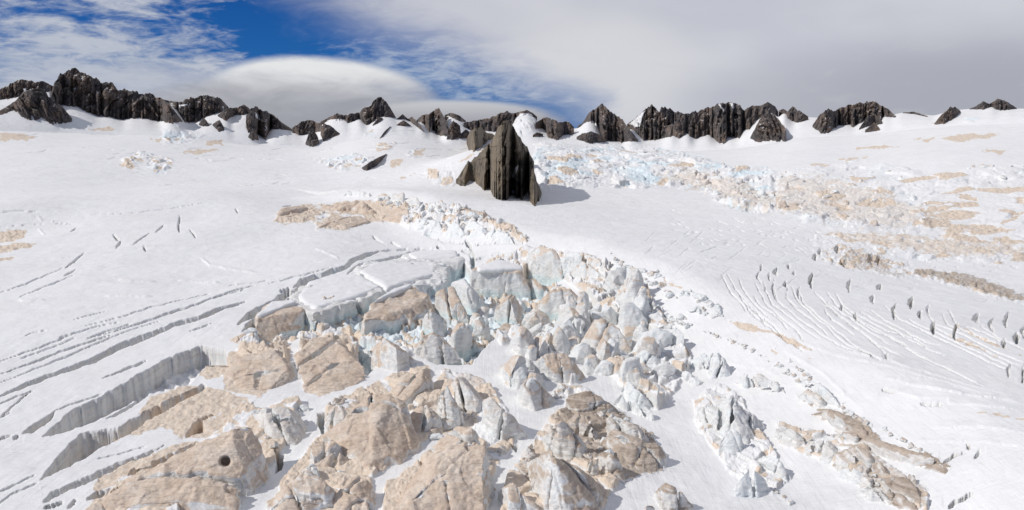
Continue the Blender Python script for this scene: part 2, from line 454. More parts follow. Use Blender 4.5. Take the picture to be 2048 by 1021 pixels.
def mesh_obj(name, verts, faces, mat, smooth=True, parent=None):
    me = bpy.data.meshes.new(name)
    verts = np.asarray(verts, np.float32)
    faces = np.asarray(faces, np.int32)
    k = faces.shape[1]
    me.vertices.add(len(verts)); me.vertices.foreach_set('co', verts.ravel())
    me.loops.add(faces.size); me.loops.foreach_set('vertex_index', faces.ravel())
    me.polygons.add(len(faces)); me.polygons.foreach_set('loop_start', np.arange(0, faces.size, k, dtype=np.int32))
    me.update(calc_edges=True); me.validate()
    if smooth:
        me.polygons.foreach_set('use_smooth', np.ones(len(me.polygons), bool))
    me.materials.append(mat)
    o = bpy.data.objects.new(name, me); COL.objects.link(o)
    if parent: o.parent = parent
    return o


def set_attr(me, name, val):
    a = me.attributes.new(name, 'FLOAT', 'POINT'); a.data.foreach_set('value', np.ascontiguousarray(val, np.float32))


def tag(o, label, cat, group=None):
    o['label'] = label; o['category'] = cat; o['kind'] = 'thing'
    if group: o['group'] = group
    return o
# ------------------------------------------------------------------ glacier sheet
fine_az = np.radians(np.arange(-46.0, 46.01, 0.055))
wide = np.radians(np.concatenate([np.linspace(-180, -50, 40), [-48, -47]]))
AZ = np.concatenate([wide, fine_az, -wide[::-1]])
dep = np.radians(np.arange(33.8, 8.75, -0.045))
RR = np.concatenate([[1.0], np.geomspace(8, 112, 40), CAM_H / np.tan(dep), np.arange(520, R1, 2.4), np.arange(R1, R2 + 90, 2.0),
                     np.geomspace(R2 + 95, 9000, 30)])
A2, Rg = np.meshgrid(AZ, RR)
GX, GY = Rg * np.sin(A2), Rg * np.cos(A2)
GZ = ground(GX.ravel(), GY.ravel()).reshape(GX.shape)
PX, PY = chart(GX, GY, GZ)
infront = (np.abs(A2) < 0.85) & (Rg < R2 + 40)
PX = np.where(infront, PX, -9999.0)
shp = GX.shape
# hand-wobbled edges
wob = sstep(100, 300, Rg)
WX = PX + 2.2 * fbm(PX / 24.0, PY / 18.0, 1.0, 3) + 0.5 * pn(PX / 4.0, PY / 4.0, 2.0)
WY = PY + 1.6 * fbm(PX / 26.0, PY / 17.0, 5.0, 3) + 0.35 * pn(PX / 5.0, PY / 4.0, 7.0)
DZ = np.zeros(shp); DIRT = np.zeros(shp); ICE = np.zeros(shp); GRIT = np.zeros(shp)
DZ += 0.18 * fbm(GX / 7.0, GY / 7.0, 0.5, 3) * sstep(60, 120, Rg) * sstep(1500, 700, Rg)


def window(poly, pad):
    x0, y0 = poly[:, 0].min() - pad, poly[:, 1].min() - pad
    x1, y1 = poly[:, 0].max() + pad, poly[:, 1].max() + pad
    return np.nonzero((WX > x0) & (WX < x1) & (WY > y0) & (WY < y1))


def pit(org, text, depth, edge=2.2):
    p = pts(org, text); m = window(p, 2)
    if len(m[0]) == 0: return
    sd = poly_sd(WX[m], WY[m], p) + 1.6 * fbm(WX[m] / 13, WY[m] / 9, p[0, 0] * .2, 3)
    t = sstep(-0.4, edge, sd)
    t = t - .13 * np.sin(t * 6.283 * 2) * sstep(-.2, .4, pn(WX[m] / 22, WY[m] / 16, 4.0))      # ledges in the wall
    DZ[m] = np.minimum(DZ[m], -depth * t * (1 + .25 * pn(WX[m] / 18, WY[m] / 9, 9.0)))


def crack(org, text, w, depth=3.0, taper=0.12):
    p = pts(org, text); w = w / SCL.get(org, 2.917)
    m = window(p, w + 3)
    if len(m[0]) == 0: return
    d, al, sd = line_d(WX[m], WY[m], p)
    t = np.minimum(1, np.minimum(al, 1 - al) / taper + 0.15)
    lv = 0.75 + 0.5 * pn(al * 9, al * 0 + p[0, 0] * 0.37)
    hw = np.maximum(0.5 * w * t * lv, 0.5 * t)
    DZ[m] = np.minimum(DZ[m], -depth * (1 - sstep(hw - 0.6, hw + 0.6, d)))


def resample(p, n):
    L = np.r_[0, np.cumsum(np.hypot(*np.diff(p[:, :2], axis=0).T))]; q = np.linspace(0, L[-1], n)
    return np.stack([np.interp(q, L, p[:, 0]), np.interp(q, L, p[:, 1])], 1)


def lip(org, text, w, h):
    p = pts(org, text); w = w / SCL.get(org, 2.917)
    m = window(p, 2.5 * w)
    d, al, sd = line_d(WX[m], WY[m], p)
    DZ[m] += h * np.exp(-(d / w) ** 2) * sstep(0, .15, al) * sstep(1, .85, al)


def scarp(org, text, h, w=22):
    """a step that faces left"""
    p = pts(org, text)
    m = window(p, w + 2)
    d, al, sd = line_d(WX[m], WY[m], p)
    s = -sd * d                                        # positive to the right of a line drawn downwards
    f = np.where(s > 0, np.exp(-(np.abs(s) / w) ** 1.2 * 2.2), 0) * sstep(-1.2, 0.8, s)
    hh = h * (0.75 + 0.6 * fbm(al * 6, al * 0 + p[0, 1] * .31, 2.0, 2)) * sstep(0, .12, al) * sstep(1, .8, al)
    DZ[m] += hh * f


def stain(arr, org, text, amt=1.0, soft=4.0):
    p = pts(org, text); m = window(p, soft * 3)
    if len(m[0]) == 0: return
    sd = poly_sd(WX[m], WY[m], p) + soft * 1.3 * fbm(WX[m] / 15, WY[m] / 6, p[0, 0] * .1, 3)
    arr[m] = np.maximum(arr[m], amt * sstep(-soft, soft, sd))


# --- the broken middle: deep chasms between the seracs
pit('A', '95,770;175,665;240,610;415,560;450,600;530,640;780,570;915,520;940,545;1060,500;1260,490;1290,400;1380,330;1440,420;1740,430;1780,380;1960,400;2100,420;'
         '1960,470;1900,560;2000,700;1960,800;1930,840;1800,830;1760,780;1600,800;1540,830;1440,960;1370,960;1240,960;1120,900;1080,860;880,880;860,910;770,860;700,790;580,760;460,800;330,850;200,880;160,840', 8.5, 3.5)
pit('B', '620,160;720,170;760,300;690,470;860,560;900,640;960,720;850,780;760,800;640,740;560,800;480,850;380,700;320,600;240,560;480,420;600,330', 2.5, 5)
pit('D', '770,80;800,60;870,70;870,200;810,240;780,160', 7, 2)
pit('D', '540,455;580,450;585,580;560,570;540,520', 5, 1.5)
pit('D', '1340,330;1400,380;1450,440;1400,470;1350,420', 6, 2)
pit('C', '1610,700;1660,700;1640,780;1610,800', 6, 1.5)
pit('D', '1690,640;1720,640;1700,680;1560,560', 4, 2)
# --- crevasses of the left snowfield
pit('C', '250,590;430,430;600,350;880,190;1000,125;1180,60;1310,80;1340,180;1200,180;1150,235;1090,290;870,340;700,430;560,500;330,580', 7.5, 1.4)
pit('C', '240,840;310,740;400,640;480,570;640,545;690,540;770,490;960,385;1190,285;1205,300;1130,350;860,500;740,585;590,650;490,720;330,800', 7, 1.4)
pit('C', '245,975;300,915;430,860;560,800;670,750;860,685;960,640;870,700;730,745;650,795;570,835;400,905;290,965', 6, 1.3)
pit('C', '700,865;750,835;880,760;890,740;1150,620;1190,640;1000,740;890,800;790,850', 5, 1.3)
pit('C', '505,965;560,910;690,885;710,900;600,945', 4, 1.5)
pit('C', '130,575;190,520;320,445;300,490;200,565', 5, 1.2)
pit('C', '1120,520;1180,480;1250,460;1180,500;1200,560;1080,600', 4, 1.3)
G_CRACKS = [
    ('0,940;240,860;430,780;560,740;690,715', 8, 3), ('0,1015;140,970;370,880;480,845;650,790', 12, 4),
    ('-10,1150;200,1060;340,1010;560,930;690,860;900,780;1010,730;1160,690;1280,640;1430,595', 34, 5.5),
    ('550,800;760,740;960,670;1090,630;1230,575;1400,530;1460,500', 13, 3.5), ('500,735;720,680;900,620;1060,585;1220,550', 6, 2.5),
    ('1220,575;1360,530;1480,500', 7, 2.5), ('1340,500;1500,480;1640,460', 7, 2), ('1560,490;1760,440;1930,395', 7, 2.5),
    ('1390,725;1500,640;1640,570;1720,530', 32, 7), ('1715,510;1760,470;1900,430;2040,385', 30, 7), ('1722,520;1740,600;1770,740', 22, 8),
    ('-10,548;150,490;370,398', 7, 2.5), ('385,402;440,350;495,312', 13, 3), ('115,567;280,500;430,440', 7, 2.5), ('375,445;440,405', 9, 3),
    ('770,262;880,190', 8, 3), ('910,190;955,147', 10, 3), ('1048,90;1040,140;1050,192', 14, 4), ('660,203;690,238', 16, 4), ('680,280;705,240', 15, 4),
    ('1110,172;1125,195;1140,222', 12, 4), ('1370,50;1385,75', 11, 4), ('415,185;447,163', 7, 3), ('-10,68;240,65', 9, 3),
    ('520,85;760,80;1000,50;1180,20', 5, 2), ('1100,770;1240,720', 7, 3), ('655,1020;850,935', 8, 3), ('905,765;1000,735', 18, 4), ('1630,535;1690,520', 26, 4),
    ('0,158;300,135;420,140', 4, 2), ('840,270;850,300', 14, 3), ('420,700;640,645', 4, 2), ('1650,40;1710,34', 7, 3)]
for t, w, d in G_CRACKS: crack('G', t, w * (1 if w > 20 else .8), d, .12 if w > 20 else .4)
for k in range(6):
    f = random.uniform(-.6, 1.5); a = resample(pts('G', G_CRACKS[0][0]), 8); q2_ = resample(pts('G', '-10,1150;340,1010;690,860;1010,730;1430,595'), 8)
    mm = a * (1 - f) + q2_ * f; i0 = random.randint(0, 4); mm = mm[i0:i0 + random.randint(3, 5)] + rng.normal(size=(2,)) * 3
    if len(mm) > 1: crack('P', ';'.join(f'{x:.1f},{y:.1f}' for x, y in mm), random.uniform(1.4, 2.4), random.uniform(1.5, 2.5))
A_CRACKS = [
    ('410,540;440,495;600,430;690,400;740,360;830,320;900,300', 26, 7), ('720,430;780,380;900,355;1060,320;1130,300', 16, 5), ('1100,360;1180,345;1260,335', 11, 4),
    ('900,300;1080,290;1250,285', 9, 3), ('1235,275;1275,285', 20, 5), ('1405,240;1440,285', 20, 6), ('820,430;900,485;935,545', 18, 7),
    ('1460,352;1600,310;1700,320', 12, 4), ('860,215;920,250', 10, 3), ('970,245;1020,275', 10, 3), ('1380,300;1440,300;1450,420', 30, 8), ('1460,260;1640,245;1740,250', 10, 4),
    ('1150,195;1280,240;1400,255', 8, 3)]
for t, w, d in A_CRACKS: crack('A', t, w, d)
C_CRACKS = [('600,250;720,205;850,150', 9, 3), ('0,480;180,325', 7, 3), ('-10,610;60,585', 20, 4), ('75,605;105,585', 22, 4), ('-10,985;60,930;220,860', 9, 3), ('0,910;200,815', 8, 3),
            ('655,475;740,430;860,350', 14, 3), ('620,490;830,375', 4, 2), ('560,722;700,690;850,645', 6, 2), ('260,1010;370,975', 26, 4), ('400,1005;440,960', 18, 5),
            ('510,955;600,910;700,890', 20, 4), ('640,955;720,920', 15, 4), ('320,440;400,410;600,340', 6, 3), ('0,480;60,450', 6, 2), ('0,395;190,325', 7, 3)]
for t, w, d in C_CRACKS: crack('C', t, w, d)
for t in ('1160,330;1220,380;1350,405;1520,430', '1840,285;1940,325;1980,350', '680,465;920,480', '1030,470;1300,490', '600,560;900,565', '100,585;270,590', '220,170;265,210', '220,95;245,125', '305,120;325,145'):
    lip('G', t, 5, 0.8)
# --- broken ice between the big blocks, left smooth where wind snow fills the furrows
FURROW = [('D', '405,-10;395,90;405,190;430,300;490,400;455,560;330,760;110,980', 62), ('D', '200,400;330,350;450,340;560,360;700,320;900,235;1100,165;1180,150;1350,190;1500,90;1570,60', 62), ('D', '1180,160;1240,230;1140,320;1030,440', 46),
          ('D', '880,1030;900,860;1130,700;1300,590;1410,530', 62), ('E', '250,1030;270,900;330,760;450,620;520,500;640,400;720,390', 70), ('E', '670,90;850,260;1000,400;1220,540;1350,700;1650,900', 120), ('E', '1000,820;1140,840;1200,800;1300,850', 70), ('C', '1340,300;1440,330;1540,340;1700,330', 50),
          ('A', '1180,740;1420,960;1600,960;1780,800', 60), ('B', '330,260;480,370;700,520', 40)]
ZONES = [('P', '470,700;560,640;660,600;760,590;900,560;1050,500;1180,512;1290,570;1330,650;1390,725;1340,800;1300,835;1240,790;1200,760;1140,770;1080,720;1040,690;980,690;930,725;870,740;760,720;700,720;620,735;560,760', 7.5, 4.4, .35),
         ('D', '250,1060;320,880;500,640;580,560;590,430;700,330;900,245;1180,160;1300,220;1500,250;1570,330;1640,420;1700,600;1650,760;1560,1060', 10.0, 2.3, .8),
         ('E', '240,1060;300,800;460,660;540,440;620,330;700,310;900,320;1030,430;1200,600;1265,700;1250,800;1040,840;930,935;880,1070', 8.0, 2.4, .75),
         ('C', '470,1060;760,815;1200,610;1420,430;1500,365;1780,350;1800,560;1625,720;1400,1060', 10, 1.8, .85), ('E', '1420,380;1560,290;1680,330;1740,440;1860,640;1990,830;1880,940;1660,880;1580,720;1430,520', 5, 2.4, .2),
         ('F', '600,510;760,560;1060,630;1260,760;1490,930;1480,1050;1240,960;1100,900;960,760;760,700;620,640', 5, 2.2, .5), ('A', '1040,160;990,60;1250,20;1500,80;1690,170;1760,245;1560,215;1200,200', 8, 4.0, .2), ('A', '280,125;350,50;560,20;1000,0;1080,60;1030,140;830,135;700,172;530,172;520,130', 15, 2.2, .5)]
for k, (org, text, cell, amp, ptan) in enumerate(ZONES):
    p = pts(org, text); m = window(p, 6)
    sd = poly_sd(WX[m], WY[m], p)
    wgt = sstep(-2, 5, sd + 3 * pn(WX[m] / 14, WY[m] / 9, k + .5))
    for fo, ft, fw in FURROW:
        fp = pts(fo, ft); d, _, _ = line_d(WX[m], WY[m], fp)
        fw = 1.3 * fw / 2.917
        wgt = wgt * sstep(fw * .42, fw * .62, d + 2.0 * pn(WX[m] / 9, WY[m] / 7, 2.5))
    gx, gy = GX[m] + 0.9 * pn(GX[m] / 5, GY[m] / 5, 1.5), GY[m] + 0.9 * pn(GX[m] / 5, GY[m] / 5, 6.5)
    ca, sa = math.cos(.6), math.sin(.6)
    qx, qy = (gx * ca + gy * sa) / cell, (-gx * sa + gy * ca) / (cell * 1.25)
    f1, f2, a, c2, e, ox, oy = worley(qx, qy, 140 + k)
    g1, g2, ga, gc, ge, gox, goy = worley(qx * 2.3 + 5, qy * 2.3, 170 + k)
    edge = sstep(0.0, 0.12, f2 - f1)
    big = a * .9 + (c2 - .5) * ox * 1.6 + (e - .5) * oy * 1.6
    hgt = amp * ((big * .75 + .1) * (0.15 + .85 * edge) + .24 * (ga - .4) * sstep(0, .12, g2 - g1) * edge + .10 * ridged(gx / 2.5, gy / 2.5, k, 3, .6))
    DZ[m] = DZ[m] + wgt * hgt
    DIRT[m] = np.maximum(DIRT[m], wgt * edge * sstep(.1, .3, a) * np.where(gc < ptan, 0.95, 0.25))
    GRIT[m] = np.maximum(GRIT[m], wgt * 0.28 * np.where(e > .6, 1, 0) * ptan)
# --- curved steps and holes of the right hand glacier
H_SCARPS = ['310,340;360,440;480,560;540,650', '475,400;520,500;600,580;700,660;760,740', '570,380;600,500;720,600;860,700;960,760;1060,800', '665,420;660,490;720,540',
            '720,430;760,520;900,640;1000,720;1060,770;1200,850', '820,450;930,560;1060,660;1180,750;1250,830', '1000,600;1150,650;1300,740;1420,820;1600,900;1800,1000',
            '940,450;985,530;1090,600;1250,680;1400,720;1480,780', '1230,530;1300,600;1420,660;1560,730;1700,790;1860,870;1960,910',
            '1470,560;1520,640;1640,680;1780,750;1900,810;2040,860', '1600,550;1660,660;1740,700;1900,760', '1790,650;1900,720;2050,790', '380,470;470,590;640,720;760,800', '280,350;330,450;430,560']
for i, t in enumerate(H_SCARPS):
    scarp('H', t, 0.55 + 0.4 * (i % 3), 16); crack('H', t, 3.2, 1.6)
for i, (a, b, f) in enumerate([(0, 1, .35), (0, 1, .7), (1, 2, .5), (2, 4, .4), (2, 4, .75), (4, 5, .5), (5, 7, .3), (5, 7, .6), (7, 8, .5), (8, 9, .3), (8, 9, .65), (9, 11, .5), (6, 8, .4), (6, 4, .5), (12, 0, .5), (9, 8, -.4), (9, 8, -.8)]):
    p = resample(pts('H', H_SCARPS[a]), 9); q = resample(pts('H', H_SCARPS[b]), 9)
    m = p * (1 - f) + q * f; m = m[random.randint(0, 2):9 - random.randint(0, 3)]
    m = m + rng.normal(size=m.shape) * 1.6
    t = ';'.join(f'{x:.1f},{y:.1f}' for x, y in m)
    scarp('P', t, random.uniform(.25, .75), random.uniform(7, 14)); crack('P', t, random.uniform(.7, 1.5), 1.4)
for t, h in (('900,70;1250,150;1600,260;1900,340;2060,370', .8), ('640,0;940,120;1200,170;1500,250;1800,340', .8), ('1280,270;1600,330;2060,400', 1.4), ('1220,310;1500,390;2060,440', 1.2),
             ('1480,540;1800,540;2060,570', 1.0), ('1360,620;1800,625;2060,650', 1.0), ('1200,250;1280,262;1500,250', .9), ('620,80;860,220;1000,360;1100,440', 1.2), ('320,170;520,200;640,260', .8)):
    scarp('F', t, h * .45, 12)
for x, y, w, hh in ((505, 310, 16, 34), (790, 380, 26, 70), (915, 400, 24, 46), (1015, 410, 24, 60), (725, 450, 14, 60), (958, 475, 26, 40), (975, 540, 20, 30), (1055, 590, 14, 36), (1160, 490, 22, 40),
                    (1245, 545, 16, 50), (1280, 560, 14, 70), (1380, 510, 30, 50), (1430, 580, 18, 40), (1480, 550, 30, 40), (1505, 655, 24, 60), (1640, 680, 24, 80), (1845, 640, 34, 60), (1932, 610, 26, 70),
                    (1760, 600, 30, 40), (1995, 715, 40, 50), (1925, 745, 22, 40), (2030, 680, 26, 60), (850, 215, 30, 30), (820, 245, 22, 30), (950, 205, 60, 34), (1000, 285, 90, 24), (1150, 265, 40, 60), (1185, 275, 30, 40),
                    (1200, 420, 40, 18), (665, 300, 30, 20), (650, 405, 14, 30), (590, 330, 16, 40), (550, 360, 14, 40), (490, 360, 10, 60), (575, 430, 10, 90), (1950, 905, 12, 60), (2025, 920, 12, 90), (1240, 825, 16, 30), (700, 340, 20, 20)):
    if random.random() < .12: continue
    crack('H', f'{x + random.uniform(.1, .4) * hh},{y - hh * .6};{x + random.uniform(-.1, .1) * hh},{y - hh * .1};{x + random.uniform(-.1, .1) * hh},{y + hh * .15};{x + random.uniform(0, .35) * hh},{y + hh * .7}', w * random.uniform(.5, 1.3), random.uniform(1.6, 4.5), 0.45)
crack('F', '1575,745;1640,700;1710,680', 16, 4); crack('F', '1600,1010;1640,975;1690,950;1745,915', 24, 5); crack('F', '1715,635;1720,665', 20, 4)
crack('F', '1755,715;1790,670', 18, 4); crack('F', '1440,400;1570,405', 22, 2); crack('F', '1215,315;1280,335', 14, 2.5)
for i in range(60):                                   # hairline cracks across the upper trough
    x = random.uniform(1290, 2000); y = random.uniform(455, 560) + (x - 1290) * 0.10 * random.random()
    L = random.uniform(8, 34); sl = random.uniform(-1.0, -0.35) if x < 1560 else random.uniform(-0.45, 0.1)
    crack('P', f'{x},{y};{x + L * .5},{y + sl * L * .5 + random.uniform(-1.5, 1.5)};{x + L},{y + sl * L}', random.uniform(0.6, 1.2), random.uniform(0.35, 0.8))
for i in range(150):                                   # fields of small dashes at the foot of the far icefall
    x = random.uniform(1330, 2040); y = 432 + (x - 1330) * .10 + random.uniform(-14, 50)
    L = random.uniform(5, 16); sl = random.uniform(.05, .45)
    crack('P', f'{x},{y};{x + L * .5},{y + sl * L * .5 + random.uniform(-.8, .8)};{x + L},{y + sl * L}', random.uniform(.8, 1.9), random.uniform(.6, 1.4), .4)
for i in range(60):
    x = random.uniform(0, 900); y = random.uniform(262, 372); L = random.uniform(15, 70)
    crack('P', f'{x},{y};{x + L * .5},{y + random.uniform(-2, 2)};{x + L},{y + random.uniform(-5, 3)}', random.uniform(0.6, 1.3), 1.2)

# --- shattered icefalls on the far slopes
FALLS = [('K', '60,60;180,70;450,100;600,80;860,60;1010,80;1420,160;1540,230;1700,250;1800,240;2040,260;2040,640;1900,650;1780,640;1650,590;1560,540;1460,470;1200,440;960,450;700,430;430,430;200,460;120,420;70,300', 8.5, 22, 36, 0.06, 0.9),
         ('L', '0,270;380,240;700,200;1000,240;1250,330;1650,260;2060,240;2060,420;1750,420;1300,520;1200,600;1300,760;1240,830;900,800;600,780;300,720;0,660', 4.2, 26, 44, 0.16, 0.2),
         ('L', '1150,560;1500,430;2060,400;2060,900;1500,880;1250,760', 2.2, 34, 30, 0.30, 0.0),
         ('L', '300,820;700,780;1300,830;2060,900;2060,1060;1200,1040;800,980;350,900', 1.5, 12, 14, 0.2, 0.1),
         ('R', '950,470;1040,465;1200,480;1210,520;1080,550;950,560;930,520', 5, 9, 24, 0.1, 0.9), ('R', '700,640;820,590;1000,630;1020,680;960,730;900,720;850,660;740,690', 5, 9, 20, 0.3, 0.6),
         ('R', '940,430;1060,425;1050,450;960,450', 4, 8, 16, 0.0, 0.5),
         ('S', '210,490;420,460;560,480;470,540;340,560;230,520', 5, 9, 22, 0.2, 0.7), ('S', '730,460;800,420;790,490;740,500', 5, 9, 22, 0.1, 0.9), ('S', '840,560;1020,560;1050,640;960,650;850,610', 3, 9, 18, 0.4, 0.6),
         ('S', '550,400;680,390;660,450;560,450', 3, 10, 20, 0.5, 0.2), ('S', '480,330;540,320;560,370;480,370', 4, 8, 18, 0.1, 0.8),
         ('T', '1700,240;1800,240;1780,270;1690,280', 3, 10, 20, 0.0, 0.9), ('T', '1490,265;1530,260;1520,290;1490,290', 3, 8, 18, 0.0, 0.8),
         ('S', '1370,240;1500,260;1490,350;1380,360', 4, 10, 20, 0.0, 0.9),
         ('H', '780,240;960,170;1200,240;1400,300;1700,360;2050,480;2050,520;1800,470;1500,380;1250,330;1000,320', 1.2, 6, 9, 0.5, 0.0)]
for k, (org, text, amp, cw, cl, ptan, pblue) in enumerate(FALLS):
    p = pts(org, text); m = window(p, 12)
    if len(m[0]) == 0: continue
    sd = poly_sd(WX[m], WY[m], p)
    wgt = sstep(-3, 9, sd + 6 * pn(WX[m] / 30, WY[m] / 14, k))
    r = Rg[m]; lat = A2[m] * 900.0
    qx = lat / cw + 0.5 * fbm(lat / cw, r / cl, 1.1 + k, 2); qy = r / cl + 0.5 * fbm(lat / cw, r / cl, 8.1 + k, 2)
    f1, f2, a, c2, e, ox, oy = worley(qx, qy, 40 + k)
    edge = sstep(0.02, 0.22, f2 - f1)
    top = (a - 0.35) + 0.5 * (c2 - 0.5) * ox * 2 + 0.35 * oy
    g1, g2, ga, gc, ge, gx, gy = worley(qx * 2.7, qy * 2.3, 80 + k)
    hgt = amp * (top * (0.35 + 0.65 * edge) + 0.2 * (ga - 0.5) * sstep(0.02, 0.25, g2 - g1) + 0.1 * ridged(lat / 5, r / 9, k, 2))
    DZ[m] += wgt * hgt
    DIRT[m] = np.maximum(DIRT[m], wgt * edge * np.where(e < ptan, 0.95, 0.0))
    if pblue > 0: ICE[m] = np.maximum(ICE[m], wgt * pblue * sstep(-0.1, 0.5, fbm(lat / 45, r / 80, 3, 3) + 0.4 * (0.5 - e)))
# --- dirty firn and moraine stains
for org, t, a in (('C', '590,650;650,600;750,560;870,490;1190,300;1240,310;1300,320;1440,370;1300,440;1240,480;1060,600;1030,590;1000,545;930,540;700,600', 1.0),
                  ('C', '810,460;880,360;1090,290;1170,300;960,385', 1.0), ('C', '545,900;570,835;650,795;730,745;870,700;1000,640;1150,620;890,740;880,760;740,835;600,900', 1.0),
                  ('C', '500,1021;560,960;700,900;900,790;1210,640;1300,700;1100,1021', 1.0), ('C', '1160,230;1220,150;1330,160;1320,220;1210,260', 1.0),
                  ('C', '1250,480;1300,440;1440,380;1490,420;1400,480;1200,600;1080,600', 0.9),
                  ('A', '400,800;560,710;580,740;450,815', 1.0), ('A', '600,690;790,675;790,740;600,755', 1.0), ('D', '-20,180;30,100;380,60;380,200;200,360;0,330', 0.8), ('D', '440,60;720,0;800,230;580,350;460,330', 0.8),
                  ('D', '620,520;900,260;1000,420;1130,620;830,840;560,840;250,1040;330,900;520,640', 0.8), ('D', '930,900;1200,690;1480,600;1480,1040;1000,1040', 0.8), ('D', '960,290;1190,170;1200,210;1020,420', 0.8),
                  ('D', '1080,470;1200,350;1480,400;1480,520;1230,600', 0.5),
                  ('A', '280,125;340,60;480,35;560,65;520,130;370,140', 1.0), ('A', '530,172;640,130;600,105;780,108;830,130;700,172', 1.0), ('A', '570,60;640,20;780,5;1000,25;1080,60;1030,130;870,120', 0.7),
                  ('A', '1350,60;1500,80;1640,150;1740,200;1780,260;1720,240;1560,160;1400,90', 0.7),
                  ('G', '-10,190;80,175;160,178;140,215;60,240;-10,242', 1.0), ('G', '-10,270;120,255;215,250;180,275;60,300;-10,312', 1.0), ('G', '-10,345;130,325;60,345;-10,358', 0.8),
                  ('R', '880,520;940,515;930,545', 0.9), ('R', '1200,530;1300,528;1300,555;1210,555', 0.9), ('R', '1050,590;1200,580;1280,582;1180,605;1080,600', 0.9), ('R', '520,465;640,450;680,465;600,478', 0.8),
                  ('R', '0,490;120,490;220,518;120,530;0,530', 0.8), ('R', '690,670;740,650;800,680;750,700', 0.8), ('S', '640,500;720,490;700,530;650,545', 0.8), ('S', '860,555;920,550;910,580;870,580', 0.9),
                  ('S', '780,440;840,435;830,470;790,475', 0.7), ('S', '700,600;790,575;780,590;710,610', 0.7), ('S', '1000,520;1180,440;1240,380;1100,490', 0.7),
                  ('B', '1340,505;1460,520;1600,570;1440,560', 0.95), ('B', '1600,572;1700,600;1830,680;1700,640', 0.95), ('B', '960,262;1070,320;1010,300', 0.9), ('B', '1575,668;1640,690;1600,690', 0.9), ('B', '1795,722;1840,724;1815,730', 0.9),
                  ('F', '1740,448;1900,462;2050,490;1900,475', 0.9), ('H', '1590,690;1760,760;1900,830;1780,790;1640,730', 0.6), ('H', '1640,640;1900,760;2050,830;1850,760', 0.6),
                  ('T', '1070,430;1180,415;1330,420;1200,435', 0.9), ('T', '1560,370;1700,345;1920,340;1850,365;1640,395', 0.8), ('T', '1780,440;1950,440;1900,460', 0.8), ('T', '1380,375;1520,370;1480,390', 0.8), ('T', '960,490;1100,480;1130,485;1000,495', 0.9),
                  ('L', '820,450;980,480;950,500;840,490', 1), ('L', '1160,630;1300,590;1460,590;1330,640;1220,650', 1), ('L', '1390,545;1660,550;1700,590;1500,600', 1), ('L', '1140,720;1400,690;1470,740;1280,770', 1),
                  ('L', '1850,730;2000,660;1990,690;1900,730', 1), ('L', '1400,780;1540,750;1580,780;1480,800', 1), ('L', '1600,740;1900,770;1980,770;1890,800;1700,770', 1), ('L', '1580,800;1760,790;1840,820;1650,830', 1),
                  ('L', '1510,850;1620,840;1740,870;1650,890;1560,880', 1), ('L', '1790,850;1900,840;2010,890;1880,890', 1), ('L', '1560,660;1630,640;1630,680', 1), ('L', '1830,620;2000,640;1900,645', 1),
                  ('L', '720,800;900,820;940,840;780,830', 0.9), ('L', '1350,820;1500,830;1400,845', 0.9), ('L', '1910,430;2050,440;2050,480;1950,470', 0.9)):
    stain(DIRT, org, t, a, 3.0)
stain(DIRT, 'K', '1050,340;1300,270;1520,300;2040,480;2040,640;1700,600;1500,480;1200,430', 0.42, 14)
stain(DIRT, 'L', '0,320;500,330;900,450;1200,560;1250,780;700,760;0,640', 0.40, 14)
stain(DIRT, 'L', '300,800;800,790;1400,840;2050,900;2050,1000;1300,1000;700,900', 0.45, 10)
stain(DIRT, 'A', '1250,40;1500,90;1700,200;1650,230;1250,210;1050,150', 0.25, 6)
for org, t, a in (('H', '960,280;1000,210;1200,230;1250,330;1400,350;1300,370;1000,300', 0.42), ('H', '1330,330;1500,320;1750,350;1900,410;2050,480;2050,520;1850,480;1600,400', 0.5),
                  ('F', '820,420;900,430;1110,500;1180,590;1320,690;1480,690;1610,770;1500,790;1300,720;1130,650;980,560', 0.75), ('F', '720,360;830,420;800,420', 0.7),
                  ('E', '690,350;1000,440;1250,690;1240,790;1000,860;760,760;560,640', 0.55), ('F', '1000,680;1060,640;1250,760;1480,900;1480,1021;1300,1021;1000,800', 0.45), ('S', '1280,850;1450,960;1480,1000;1380,900', 0.6),
                  ('C', '1280,860;1340,830;1350,940;1290,960', 0.5)):
    stain(GRIT, org, t, a, 5.0)
m = np.nonzero(DIRT > 0.2)
DZ[m] += DIRT[m] * 0.45 * fbm(GX[m] / 3.2, GY[m] / 3.2, 0.7, 3, 0.6) * np.clip(Rg[m] / 200.0, 0.6, 2.5)
m = np.nonzero(GRIT > 0.2)
DZ[m] += GRIT[m] * 0.5 * ridged(GX[m] / 2.6, GY[m] / 2.6, 0.7, 3, 0.6) * np.clip(Rg[m] / 200.0, 0.6, 2.5)
m = np.nonzero(DZ < -3.0)
DZ[m] += 0.9 * fbm(GX[m] / 4.0, GY[m] / 4.0, 2.7, 3, 0.6)
ICE = np.maximum(ICE, 0.75 * sstep(-2.5, -6.5, DZ) * (PY > 380) * (PX > 640))
GZ = GZ + DZ
nr, nc = shp
idx = np.arange(nr * nc).reshape(nr, nc)
q = np.stack([idx[:-1, :-1], idx[:-1, 1:], idx[1:, 1:], idx[1:, :-1]], -1).reshape(-1, 4)
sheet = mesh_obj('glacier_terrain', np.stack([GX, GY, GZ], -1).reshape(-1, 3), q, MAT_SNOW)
for nm, a in (('dirt', DIRT), ('ice', ICE), ('grit', GRIT)):
    set_attr(sheet.data, nm, a.ravel())
sheet['kind'] = 'structure'
_carve = (AZ, RR, DZ)


